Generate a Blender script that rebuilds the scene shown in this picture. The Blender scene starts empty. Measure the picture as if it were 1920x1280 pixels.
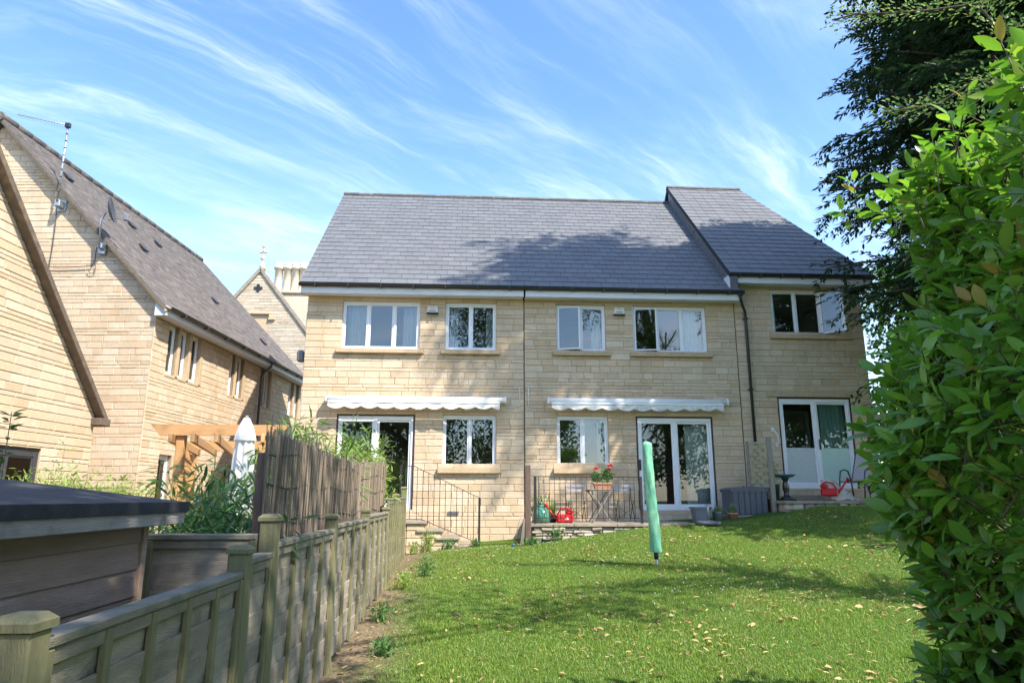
import bpy, bmesh, math, random
import numpy as np
from math import sin, cos, tan, radians, pi, atan2, hypot
from mathutils import Vector, Matrix

random.seed(7)
RNG = np.random.default_rng(11)
S = bpy.context.scene
COL = S.collection

# ---------------------------------------------------------------- camera
YAW, PITCH = radians(3.7), radians(12.85)
cd = bpy.data.cameras.new('camera')
cd.lens, cd.sensor_width, cd.clip_start, cd.clip_end = 24.0, 36.0, 0.05, 2000
cam = bpy.data.objects.new('camera', cd)
COL.objects.link(cam)
cam.location = (0, 0, 1.6)
cam.rotation_euler = (pi / 2 + PITCH, 0, -YAW)
S.camera = cam

# ---------------------------------------------------------------- sky, sun, exposure
SUN_AZ, SUN_EL = radians(44), radians(50)          # azimuth from -Y (behind the camera) towards +X
world = bpy.data.worlds.new('World')
S.world = world
world.use_nodes = True
wn, wl = world.node_tree.nodes, world.node_tree.links
wn.clear()


def wnode(t, **k):
    n = wn.new(t)
    for a, b in k.items():
        setattr(n, a, b)
    return n


def wmath(op, a, b=None, clamp=False):
    n = wnode('ShaderNodeMath', operation=op, use_clamp=clamp)
    for i, v in enumerate((a, b)):
        if v is None:
            continue
        if isinstance(v, (int, float)):
            n.inputs[i].default_value = v
        else:
            wl.new(v, n.inputs[i])
    return n.outputs[0]


sky = wnode('ShaderNodeTexSky', sky_type='NISHITA', sun_disc=False)
sky.sun_elevation = SUN_EL
sky.sun_rotation = pi - SUN_AZ
sky.air_density, sky.dust_density, sky.ozone_density = 1.0, 0.5, 3.6
sky.altitude = 100
tc = wnode('ShaderNodeTexCoord')
sep = wnode('ShaderNodeSeparateXYZ')
wl.new(tc.outputs['Generated'], sep.inputs[0])
zz = wmath('ADD', wmath('MAXIMUM', sep.outputs[2], 0.0), 0.22)
px_, py_ = wmath('DIVIDE', sep.outputs[0], zz), wmath('DIVIDE', sep.outputs[1], zz)
comb = wnode('ShaderNodeCombineXYZ')
wl.new(px_, comb.inputs[0])
wl.new(py_, comb.inputs[1])
# bend the streaks a little so that they feather and curl
wrp = wnode('ShaderNodeTexNoise')
wrp.inputs['Scale'].default_value = 1.7
wrp.inputs['Detail'].default_value = 5
wl.new(comb.outputs[0], wrp.inputs['Vector'])
wsub = wnode('ShaderNodeVectorMath', operation='SUBTRACT')
wl.new(wrp.outputs['Color'], wsub.inputs[0])
wsub.inputs[1].default_value = (.5, .5, .5)
wmad = wnode('ShaderNodeVectorMath', operation='MULTIPLY_ADD')
wl.new(wsub.outputs[0], wmad.inputs[0])
wmad.inputs[1].default_value = (.17, .17, 0)
wl.new(comb.outputs[0], wmad.inputs[2])


def cloud_layer(rot, scale, loc, nscale, detail, rough, dist, lo, hi):
    m = wnode('ShaderNodeMapping', vector_type='TEXTURE')
    m.inputs['Rotation'].default_value = (0, 0, rot)
    m.inputs['Scale'].default_value = scale
    m.inputs['Location'].default_value = loc
    wl.new(wmad.outputs[0], m.inputs[0])
    n = wnode('ShaderNodeTexNoise')
    n.inputs['Scale'].default_value = nscale
    n.inputs['Detail'].default_value = detail
    n.inputs['Roughness'].default_value = rough
    n.inputs['Distortion'].default_value = dist
    wl.new(m.outputs[0], n.inputs['Vector'])
    r = wnode('ShaderNodeMapRange', interpolation_type='SMOOTHSTEP')
    r.inputs['From Min'].default_value = lo
    r.inputs['From Max'].default_value = hi
    wl.new(n.outputs['Fac'], r.inputs['Value'])
    return r.outputs[0]


CA = radians(22)
c1 = cloud_layer(CA, (1.6, 0.5, 1), (0.3, 0.9, 0), 1.0, 12, 0.64, 0.35, 0.46, 0.88)
c2 = cloud_layer(CA + 0.3, (0.9, 0.13, 1), (2.1, 0.2, 0), 1.0, 12, 0.68, 0.4, 0.45, 0.90)
c3 = cloud_layer(CA - 0.15, (1.8, 0.9, 1), (5.0, 3.0, 0), 1.0, 5, 0.5, 0.5, 0.34, 0.56)
cm = wmath('ADD', wmath('MULTIPLY', c1, 0.8), wmath('MULTIPLY', c2, 0.65), True)
cm = wmath('MULTIPLY', cm, wmath('ADD', wmath('MULTIPLY', c3, 0.85), 0.15), True)
low = wnode('ShaderNodeMapRange', interpolation_type='SMOOTHSTEP')      # thin veil thickening towards the horizon
low.inputs['From Min'].default_value = 0.55
low.inputs['From Max'].default_value = 0.12
low.inputs['To Max'].default_value = 0.5
wl.new(sep.outputs[2], low.inputs['Value'])
cm = wmath('ADD', wmath('MULTIPLY', cm, 0.85), wmath('MULTIPLY', low.outputs[0], wmath('ADD', c1, 0.25)), True)
mix = wnode('ShaderNodeMix', data_type='RGBA')
wl.new(cm, mix.inputs[0])
hs = wnode('ShaderNodeHueSaturation')
hs.inputs['Hue'].default_value = 0.5
hs.inputs['Saturation'].default_value = 1.1
hs.inputs['Value'].default_value = 0.70
wl.new(sky.outputs[0], hs.inputs['Color'])
wl.new(hs.outputs[0], mix.inputs[6])
mix.inputs[7].default_value = (4.3, 4.4, 4.6, 1)
bg = wnode('ShaderNodeBackground')
bg.inputs[1].default_value = 0.15
wl.new(mix.outputs[2], bg.inputs[0])
wo = wnode('ShaderNodeOutputWorld')
wl.new(bg.outputs[0], wo.inputs[0])

sd = bpy.data.lights.new('sun', 'SUN')
sd.energy, sd.angle, sd.color = 2.5, radians(0.53), (1.0, 0.94, 0.84)
sun = bpy.data.objects.new('sun', sd)
COL.objects.link(sun)
tosun = Vector((sin(SUN_AZ) * cos(SUN_EL), -cos(SUN_AZ) * cos(SUN_EL), sin(SUN_EL)))
sun.rotation_euler = tosun.to_track_quat('Z', 'Y').to_euler()
sun.location = tosun * 60

vs = S.view_settings
vs.view_transform, vs.look, vs.exposure, vs.gamma = 'Standard', 'None', 1.97, 1.0
vs.use_curve_mapping = False
S.cycles.max_bounces = 10
S.cycles.transparent_max_bounces = 16

# ---------------------------------------------------------------- pixel helper (photo pixels -> world)
FPX = 1280.0
FW = Vector((sin(YAW) * cos(PITCH), cos(YAW) * cos(PITCH), sin(PITCH)))
RT = Vector((cos(YAW), -sin(YAW), 0))
UP = RT.cross(FW)
EYE = Vector((0, 0, 1.6))


def pray(x, y):
    return (FW * FPX + RT * (x - 960) - UP * (y - 640)).normalized()


def at_y(x, y, Y):
    d = pray(x, y)
    return EYE + d * (Y / d.y)


def at_x(x, y, X):
    d = pray(x, y)
    return EYE + d * (X / d.x)


# ---------------------------------------------------------------- materials
MATS = {}


def mat(name, col, rough=0.7, var=0.18, scale=6.0, bump=0.0, bscale=40.0, metal=0.0, spec=0.5, isl=0.0, cols=None,
        transl=0.0, wave=None, wstain=None, coat=0.0, stain=None, stretch=None, emit=None):
    """procedural principled material; cols = ramp of alternatives picked per piece, isl = brightness spread per piece"""
    if name in MATS:
        return MATS[name]
    m = bpy.data.materials.new(name)
    m.use_nodes = True
    nt = m.node_tree
    N, L = nt.nodes, nt.links
    b = N['Principled BSDF']
    out = N['Material Output']
    b.inputs['Roughness'].default_value = rough
    b.inputs['Metallic'].default_value = metal
    b.inputs['Specular IOR Level'].default_value = spec
    if coat:
        b.inputs['Coat Weight'].default_value = coat
        b.inputs['Coat Roughness'].default_value = 0.15
    tcn = N.new('ShaderNodeTexCoord')
    oi = N.new('ShaderNodeObjectInfo')
    geo = N.new('ShaderNodeNewGeometry')
    # one random number for each separate piece
    add = N.new('ShaderNodeMath'); add.operation = 'ADD'
    L.new(oi.outputs['Random'], add.inputs[0]); L.new(geo.outputs['Random Per Island'], add.inputs[1])
    fr = N.new('ShaderNodeMath'); fr.operation = 'FRACT'
    L.new(add.outputs[0], fr.inputs[0])
    rnd = fr.outputs[0]
    vec = N.new('ShaderNodeVectorMath'); vec.operation = 'MULTIPLY_ADD'
    vec.inputs[1].default_value = (1, 1, 1)
    cmb = N.new('ShaderNodeCombineXYZ')
    ml = N.new('ShaderNodeMath'); ml.operation = 'MULTIPLY'; ml.inputs[1].default_value = 37.0
    L.new(rnd, ml.inputs[0])
    for i in range(3):
        L.new(ml.outputs[0], cmb.inputs[i])
    L.new(tcn.outputs['Object'], vec.inputs[0])
    L.new(cmb.outputs[0], vec.inputs[2])
    P = vec.outputs[0]
    if stretch:
        mp = N.new('ShaderNodeMapping'); mp.inputs['Scale'].default_value = stretch
        L.new(P, mp.inputs[0]); P = mp.outputs[0]
    nz = N.new('ShaderNodeTexNoise')
    nz.inputs['Scale'].default_value = scale
    nz.inputs['Detail'].default_value = 6
    nz.inputs['Roughness'].default_value = 0.62
    L.new(P, nz.inputs['Vector'])
    if cols:
        rp = N.new('ShaderNodeValToRGB')
        rp.color_ramp.interpolation = 'LINEAR'
        els = rp.color_ramp.elements
        k = len(cols)
        els[0].position, els[0].color = 0, (*cols[0], 1)
        els[1].position, els[1].color = 1, (*cols[-1], 1)
        for i in range(1, k - 1):
            e = els.new(i / (k - 1)); e.color = (*cols[i], 1)
        L.new(rnd, rp.inputs[0])
        c = rp.outputs[0]
    else:
        rgb = N.new('ShaderNodeRGB'); rgb.outputs[0].default_value = (*col, 1)
        c = rgb.outputs[0]
    if stain:
        n2 = N.new('ShaderNodeTexNoise'); n2.inputs['Scale'].default_value = stain[1]; n2.inputs['Detail'].default_value = 7
        n2.inputs['Roughness'].default_value = 0.65
        L.new(P if not stretch else vec.outputs[0], n2.inputs['Vector'])
        mr = N.new('ShaderNodeMapRange'); mr.inputs['From Min'].default_value = stain[2]; mr.inputs['From Max'].default_value = stain[3]
        L.new(n2.outputs['Fac'], mr.inputs['Value'])
        mx = N.new('ShaderNodeMix'); mx.data_type = 'RGBA'
        L.new(mr.outputs[0], mx.inputs[0]); L.new(c, mx.inputs[6]); mx.inputs[7].default_value = (*stain[0], 1)
        c = mx.outputs[2]
    if wstain:      # large weathering patches that run across neighbouring pieces
        mp2 = N.new('ShaderNodeMapping'); mp2.inputs['Scale'].default_value = wstain[1]
        L.new(geo.outputs['Position'], mp2.inputs[0])
        n3 = N.new('ShaderNodeTexNoise'); n3.inputs['Scale'].default_value = 1.0; n3.inputs['Detail'].default_value = 8; n3.inputs['Roughness'].default_value = 0.65
        L.new(mp2.outputs[0], n3.inputs['Vector'])
        mr3 = N.new('ShaderNodeMapRange'); mr3.inputs['From Min'].default_value = wstain[2]; mr3.inputs['From Max'].default_value = wstain[3]; mr3.inputs['To Max'].default_value = wstain[4]
        L.new(n3.outputs['Fac'], mr3.inputs['Value'])
        mx3 = N.new('ShaderNodeMix'); mx3.data_type = 'RGBA'
        L.new(mr3.outputs[0], mx3.inputs[0]); L.new(c, mx3.inputs[6]); mx3.inputs[7].default_value = (*wstain[0], 1)
        c = mx3.outputs[2]
    hsv = N.new('ShaderNodeHueSaturation')
    L.new(c, hsv.inputs['Color'])
    # value = 1 + var*(noise-.5)*2 + isl*(rnd-.5)*2
    a1 = N.new('ShaderNodeMath'); a1.operation = 'MULTIPLY_ADD'; a1.inputs[1].default_value = var * 4; a1.inputs[2].default_value = 1 - var * 2
    L.new(nz.outputs['Fac'], a1.inputs[0])
    f2 = N.new('ShaderNodeMath'); f2.operation = 'MULTIPLY'; f2.inputs[1].default_value = 7.31
    f3 = N.new('ShaderNodeMath'); f3.operation = 'FRACT'
    L.new(rnd, f2.inputs[0]); L.new(f2.outputs[0], f3.inputs[0])
    a2 = N.new('ShaderNodeMath'); a2.operation = 'MULTIPLY_ADD'; a2.inputs[1].default_value = isl * 2; a2.inputs[2].default_value = 1 - isl
    L.new(f3.outputs[0], a2.inputs[0])
    a3 = N.new('ShaderNodeMath'); a3.operation = 'MULTIPLY'
    L.new(a1.outputs[0], a3.inputs[0]); L.new(a2.outputs[0], a3.inputs[1])
    L.new(a3.outputs[0], hsv.inputs['Value'])
    c = hsv.outputs[0]
    L.new(c, b.inputs['Base Color'])
    if bump or wave:
        bn = N.new('ShaderNodeTexNoise'); bn.inputs['Scale'].default_value = bscale; bn.inputs['Detail'].default_value = 5
        L.new(P, bn.inputs['Vector'])
        bp = N.new('ShaderNodeBump'); bp.inputs['Strength'].default_value = min(1.0, bump); bp.inputs['Distance'].default_value = 0.02
        L.new(bn.outputs['Fac'], bp.inputs['Height'])
        L.new(bp.outputs[0], b.inputs['Normal'])
    if transl:
        tr = N.new('ShaderNodeBsdfTranslucent')
        L.new(c, tr.inputs['Color'])
        g = N.new('ShaderNodeHueSaturation'); g.inputs['Value'].default_value = 1.25; g.inputs['Saturation'].default_value = 1.1
        L.new(c, g.inputs['Color']); L.new(g.outputs[0], tr.inputs['Color'])
        ms = N.new('ShaderNodeMixShader'); ms.inputs[0].default_value = transl
        L.new(b.outputs[0], ms.inputs[1]); L.new(tr.outputs[0], ms.inputs[2])
        L.new(ms.outputs[0], out.inputs['Surface'])
    MATS[name] = m
    return m


def glass_mat(name, tint=(0.93, 0.96, 0.95), refl=1.0, rough=0.0, wob=0.0):
    if name in MATS:
        return MATS[name]
    m = bpy.data.materials.new(name)
    m.use_nodes = True
    N, L = m.node_tree.nodes, m.node_tree.links
    N.remove(N['Principled BSDF'])
    out = N['Material Output']
    t = N.new('ShaderNodeBsdfTransparent'); t.inputs[0].default_value = (*tint, 1)
    g = N.new('ShaderNodeBsdfGlossy'); g.inputs['Roughness'].default_value = rough
    f = N.new('ShaderNodeFresnel'); f.inputs['IOR'].default_value = 1.52
    k = N.new('ShaderNodeMath'); k.operation = 'MULTIPLY'; k.use_clamp = True; k.inputs[1].default_value = refl
    L.new(f.outputs[0], k.inputs[0])
    if wob:
        tcn = N.new('ShaderNodeTexCoord')
        nz = N.new('ShaderNodeTexNoise'); nz.inputs['Scale'].default_value = 1.1
        L.new(tcn.outputs['Object'], nz.inputs['Vector'])
        bp = N.new('ShaderNodeBump'); bp.inputs['Strength'].default_value = wob; bp.inputs['Distance'].default_value = 0.02
        L.new(nz.outputs['Fac'], bp.inputs['Height']); L.new(bp.outputs[0], g.inputs['Normal'])
    ms = N.new('ShaderNodeMixShader')
    L.new(k.outputs[0], ms.inputs[0]); L.new(t.outputs[0], ms.inputs[1]); L.new(g.outputs[0], ms.inputs[2])
    L.new(ms.outputs[0], out.inputs['Surface'])
    MATS[name] = m
    return m


STONE = mat('limestone_block', (0.5, 0.37, 0.21), 0.9, 0.10, 14, 0.55, 55, isl=0.06, spec=0.2,
            cols=[(0.60, 0.468, 0.325), (0.575, 0.445, 0.30), (0.61, 0.485, 0.345), (0.585, 0.455, 0.31), (0.56, 0.41, 0.26),
                  (0.60, 0.472, 0.33), (0.63, 0.52, 0.385), (0.58, 0.45, 0.305)], stain=((0.46, 0.36, 0.25), 2.3, 0.58, 0.95),
            wstain=((0.36, 0.28, 0.19), (1.6, 1.6, 0.5), 0.54, 0.80, 0.55))
STONE_PALE = mat('old_limestone_block', (0.48, 0.42, 0.32), 0.9, 0.16, 9, 0.5, 40, isl=0.08, spec=0.2,
                 cols=[(0.47, 0.405, 0.31), (0.50, 0.44, 0.34), (0.45, 0.37, 0.27), (0.52, 0.47, 0.38)], stain=((0.3, 0.26, 0.2), 1.5, 0.55, 0.85))
MORTAR = mat('mortar', (0.47, 0.36, 0.24), 0.95, 0.15, 20, 0.3, 60, spec=0.1)
SILLST = mat('dressed_stone', (0.50, 0.375, 0.24), 0.85, 0.12, 10, 0.25, 60, isl=0.05, spec=0.2, stain=((0.30, 0.25, 0.18), 4, 0.55, 0.9))
SLATE = mat('slate', (0.125, 0.128, 0.135), 0.6, 0.12, 10, 0.12, 60, isl=0.09, spec=0.5, wstain=((0.13, 0.14, 0.135), (.8, .5, .5), 0.52, 0.8, 0.5))
RIDGE = mat('ridge_tile', (0.085, 0.075, 0.068), 0.8, 0.25, 9, 0.3, 30, isl=0.15, stain=((0.32, 0.27, 0.18), 6, 0.55, 0.8))
TILE = mat('brown_roof_tile', (0.16, 0.135, 0.12), 0.85, 0.18, 12, 0.3, 60, isl=0.2,
           cols=[(0.155, 0.13, 0.115), (0.18, 0.155, 0.135), (0.14, 0.12, 0.11), (0.20, 0.165, 0.14)], stain=((0.07, 0.065, 0.06), 1.2, 0.5, 0.8))
UPVC = mat('white_upvc', (0.78, 0.79, 0.81), 0.35, 0.03, 4, spec=0.5)
FASCIA = mat('painted_fascia', (0.66, 0.67, 0.70), 0.5, 0.08, 5, spec=0.4)
BLACKPL = mat('black_plastic', (0.022, 0.022, 0.025), 0.38, 0.15, 8, spec=0.5)
GREYPIPE = mat('brown_grey_plastic', (0.055, 0.047, 0.045), 0.45, 0.2, 8)
BROWNTRIM = mat('brown_timber_trim', (0.045, 0.025, 0.022), 0.55, 0.2, 12)
GLASS = glass_mat('window_glass', refl=2.2, wob=0.04)
GLASSD = glass_mat('door_glass', refl=1.35, wob=0.03)
FROST = mat('green_frosted_panel', (0.45, 0.62, 0.56), 0.35, 0.05, 4)
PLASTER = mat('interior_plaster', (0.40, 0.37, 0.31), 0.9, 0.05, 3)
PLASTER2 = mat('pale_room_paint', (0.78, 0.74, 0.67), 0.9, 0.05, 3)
CARPET = mat('interior_carpet', (0.08, 0.06, 0.05), 0.95, 0.1, 30)
CURT = mat('pale_curtain', (0.66, 0.70, 0.68), 0.85, 0.05, 10, transl=0.25)
CURTT = mat('turquoise_curtain', (0.42, 0.66, 0.66), 0.85, 0.06, 10, transl=0.25)
AWNW = mat('white_awning_case', (0.80, 0.80, 0.78), 0.4, 0.04, 3)
AWNF = mat('striped_awning_fabric', (0.70, 0.69, 0.64), 0.85, 0.10, 9, stain=((0.36, 0.38, 0.38), 7, 0.52, 0.72), transl=0.1)
FENCE_W = mat('weathered_fence_board', (0.33, 0.28, 0.215), 0.85, 0.24, 3.2, 0.5, 30, isl=0.17, stretch=(1.2, 1.2, 9),
              stain=((0.075, 0.06, 0.048), 3.0, 0.50, 0.74))
FENCE_P = mat('green_treated_timber', (0.20, 0.185, 0.095), 0.85, 0.2, 5, 0.4, 40, isl=0.10, stretch=(9, 9, 1),
              stain=((0.09, 0.105, 0.05), 4, 0.5, 0.8))
FENCE_T = mat('fence_capping', (0.225, 0.20, 0.15), 0.85, 0.2, 5, 0.4, 40, isl=0.08, stretch=(9, 1, 9), stain=((0.11, 0.125, 0.06), 5, 0.48, 0.75))
SHEDW = mat('shed_cladding', (0.31, 0.22, 0.16), 0.8, 0.25, 2.5, 0.35, 25, isl=0.12, stretch=(6, 0.7, 8), stain=((0.36, 0.31, 0.255), 2.5, 0.54, 0.86))
SHEDF = mat('shed_fascia', (0.29, 0.265, 0.235), 0.8, 0.22, 3, 0.35, 30, stretch=(6, .6, 8), stain=((0.075, 0.07, 0.07), 3, 0.5, 0.75))
FELT = mat('roofing_felt', (0.032, 0.034, 0.042), 0.82, 0.25, 25, 0.5, 160, stain=((0.055, 0.055, 0.06), 3, 0.5, 0.8))
PERG = mat('honey_pine', (0.52, 0.29, 0.12), 0.65, 0.14, 5, 0.12, 30, isl=0.08, stretch=(1, 8, 8))
REED = mat('reed_stem', (0.24, 0.17, 0.115), 0.8, 0.22, 14, isl=0.30, cols=[(0.25, 0.195, 0.14), (0.33, 0.26, 0.19), (0.19, 0.145, 0.105), (0.30, 0.225, 0.16)])
WIRE = mat('dark_wire', (0.03, 0.03, 0.035), 0.5)
PARA = mat('white_parasol_cloth', (0.78, 0.78, 0.77), 0.85, 0.04, 5, transl=0.2)
IRON = mat('black_ironwork', (0.02, 0.02, 0.022), 0.5, 0.15, 15)
GALV = mat('galvanised_metal', (0.42, 0.44, 0.46), 0.4, 0.15, 14, metal=0.7)
OLDWOOD = mat('old_dark_timber', (0.13, 0.085, 0.065), 0.85, 0.3, 6, 0.4, 40, stretch=(8, 8, 1))
GREYWOOD = mat('grey_weathered_timber', (0.27, 0.235, 0.195), 0.85, 0.2, 6, 0.4, 40, stretch=(8, 8, 1), isl=0.06)
SLABST = mat('paving_slab', (0.30, 0.25, 0.19), 0.9, 0.2, 7, 0.35, 40, isl=0.08, stain=((0.12, 0.11, 0.085), 3, 0.5, 0.8))
RUBBLE = mat('dry_stone', (0.36, 0.31, 0.24), 0.92, 0.2, 10, 0.6, 35, isl=0.16, cols=[(0.40, 0.35, 0.28), (0.30, 0.25, 0.19), (0.46, 0.40, 0.31), (0.34, 0.28, 0.2)],
             stain=((0.12, 0.13, 0.08), 5, 0.52, 0.8))
REDPL = mat('red_plastic', (0.55, 0.012, 0.018), 0.35, 0.06, 6)
GREYPL = mat('slate_grey_plastic', (0.085, 0.095, 0.115), 0.5, 0.08, 8, 0.1, 60)
MIDGREY = mat('mid_grey_plastic', (0.16, 0.175, 0.20), 0.5, 0.1, 8)
TERRA = mat('terracotta', (0.42, 0.20, 0.12), 0.85, 0.15, 10, 0.2, 60, stain=((0.45, 0.33, 0.26), 6, 0.55, 0.8))
BOTTLE = mat('green_bottle_glass', (0.06, 0.20, 0.13), 0.08, 0.1, 5, spec=0.8, coat=0.6)
COVER = mat('green_vinyl_cover', (0.15, 0.43, 0.27), 0.5, 0.14, 3, 0.3, 18, stain=((0.27, 0.50, 0.30), 3, 0.45, 0.75))
BATH = mat('black_glazed_ceramic', (0.012, 0.015, 0.018), 0.15, 0.2, 8, coat=0.5)
TEAL = mat('teal_glaze', (0.02, 0.13, 0.20), 0.15, 0.2, 8, coat=0.5)
BLUEP = mat('cobalt_glaze', (0.01, 0.015, 0.16), 0.12, 0.2, 6, coat=0.6)
MESHF = mat('grey_sling_fabric', (0.40, 0.37, 0.37), 0.8, 0.05, 20)
CHFR = mat('dark_chair_frame', (0.06, 0.065, 0.075), 0.45, 0.1, 8)
CLEARB = mat('cloudy_plastic_bag', (0.68, 0.63, 0.56), 0.35, 0.15, 12, transl=0.3)
SOFA = mat('maroon_sofa', (0.055, 0.012, 0.016), 0.7, 0.2, 6)
REDFL = mat('red_petal', (0.62, 0.01, 0.035), 0.6, 0.1, 10, isl=0.2)
GERL = mat('geranium_leaf', (0.09, 0.21, 0.05), 0.6, 0.2, 10, isl=0.25, transl=0.25)
LAUREL = mat('laurel_leaf', (0.08, 0.19, 0.03), 0.32, 0.10, 8, isl=0.22, spec=0.55, transl=0.33,
             cols=[(0.055, 0.15, 0.022), (0.085, 0.21, 0.03), (0.06, 0.165, 0.03), (0.12, 0.26, 0.04), (0.05, 0.13, 0.026), (0.08, 0.2, 0.03), (0.17, 0.29, 0.05)])
LAURELY = mat('yellowing_laurel_leaf', (0.42, 0.33, 0.05), 0.4, 0.2, 12, isl=0.2, transl=0.3)
TWIG = mat('twig_bark', (0.12, 0.085, 0.055), 0.85, 0.25, 14)
YEW = mat('conifer_needle', (0.03, 0.07, 0.03), 0.6, 0.15, 3, isl=0.35, transl=0.15, cols=[(0.022, 0.055, 0.027), (0.042, 0.09, 0.032), (0.028, 0.068, 0.032), (0.065, 0.12, 0.042)])
BARK = mat('tree_bark', (0.09, 0.07, 0.055), 0.9, 0.3, 5, 0.6, 20, stretch=(4, 4, 1))
LIME = mat('lime_leaf', (0.07, 0.15, 0.03), 0.55, 0.15, 5, isl=0.25, transl=0.35)
BAMB = mat('bamboo_leaf', (0.14, 0.25, 0.055), 0.5, 0.12, 5, isl=0.28, transl=0.35, cols=[(0.11, 0.21, 0.045), (0.18, 0.29, 0.07), (0.13, 0.25, 0.05), (0.28, 0.34, 0.09)])
BAMBD = mat('dark_bamboo_leaf', (0.07, 0.17, 0.05), 0.5, 0.12, 5, isl=0.28, transl=0.3)
FEATH = mat('yellow_green_foliage', (0.25, 0.36, 0.07), 0.6, 0.12, 5, isl=0.28, transl=0.35)
VARIEG = mat('pale_evergreen_leaf', (0.15, 0.26, 0.09), 0.5, 0.12, 5, isl=0.28, transl=0.3, cols=[(0.09, 0.19, 0.06), (0.2, 0.31, 0.09), (0.32, 0.38, 0.14)])
SEDGE = mat('pale_sedge', (0.22, 0.30, 0.13), 0.6, 0.12, 6, isl=0.25, transl=0.3)
DEADLEAF = mat('fallen_leaf', (0.4, 0.28, 0.12), 0.75, 0.15, 20, isl=0.25, transl=0.2,
               cols=[(0.46, 0.36, 0.17), (0.40, 0.24, 0.09), (0.52, 0.44, 0.24), (0.30, 0.13, 0.06), (0.50, 0.40, 0.18), (0.44, 0.30, 0.10)])
ALARM = mat('cream_plastic', (0.66, 0.63, 0.54), 0.45, 0.05, 6)
DARKPRINT = mat('dark_print', (0.10, 0.11, 0.13), 0.6)
CABLE = mat('white_cable', (0.7, 0.68, 0.64), 0.5)
BLACKCABLE = mat('black_cable', (0.05, 0.04, 0.035), 0.6)
DISH = mat('dark_grey_dish', (0.06, 0.063, 0.07), 0.5, 0.1, 8)
POT = mat('buff_chimney_pot', (0.60, 0.52, 0.40), 0.9, 0.2, 6, 0.2, 40, stain=((0.45, 0.33, 0.14), 3, 0.5, 0.8))
UNDERLAY = mat('roof_underlay', (.025, .026, .03), .9)
LEAD = mat('lead_flashing', (0.10, 0.105, 0.115), 0.6, 0.2, 8)

# ---------------------------------------------------------------- mesh helpers


def link(o, parent=None, loc=None, rz=None):
    COL.objects.link(o)
    if parent is not None:
        o.parent = parent
    if loc is not None:
        o.location = loc
    if rz is not None:
        o.rotation_euler[2] = rz
    return o


def tag(o, label, cat=None, group=None, kind=None):
    if label:
        o['label'] = label
    if cat:
        o['category'] = cat
    if group:
        o['group'] = group
    if kind:
        o['kind'] = kind
    return o


def thing(name, label, cat, loc=(0, 0, 0), rz=0.0, group=None):
    o = bpy.data.objects.new(name, None)
    o.empty_display_size = 0.1
    link(o, None, loc, rz)
    return tag(o, label, cat, group)


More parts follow.
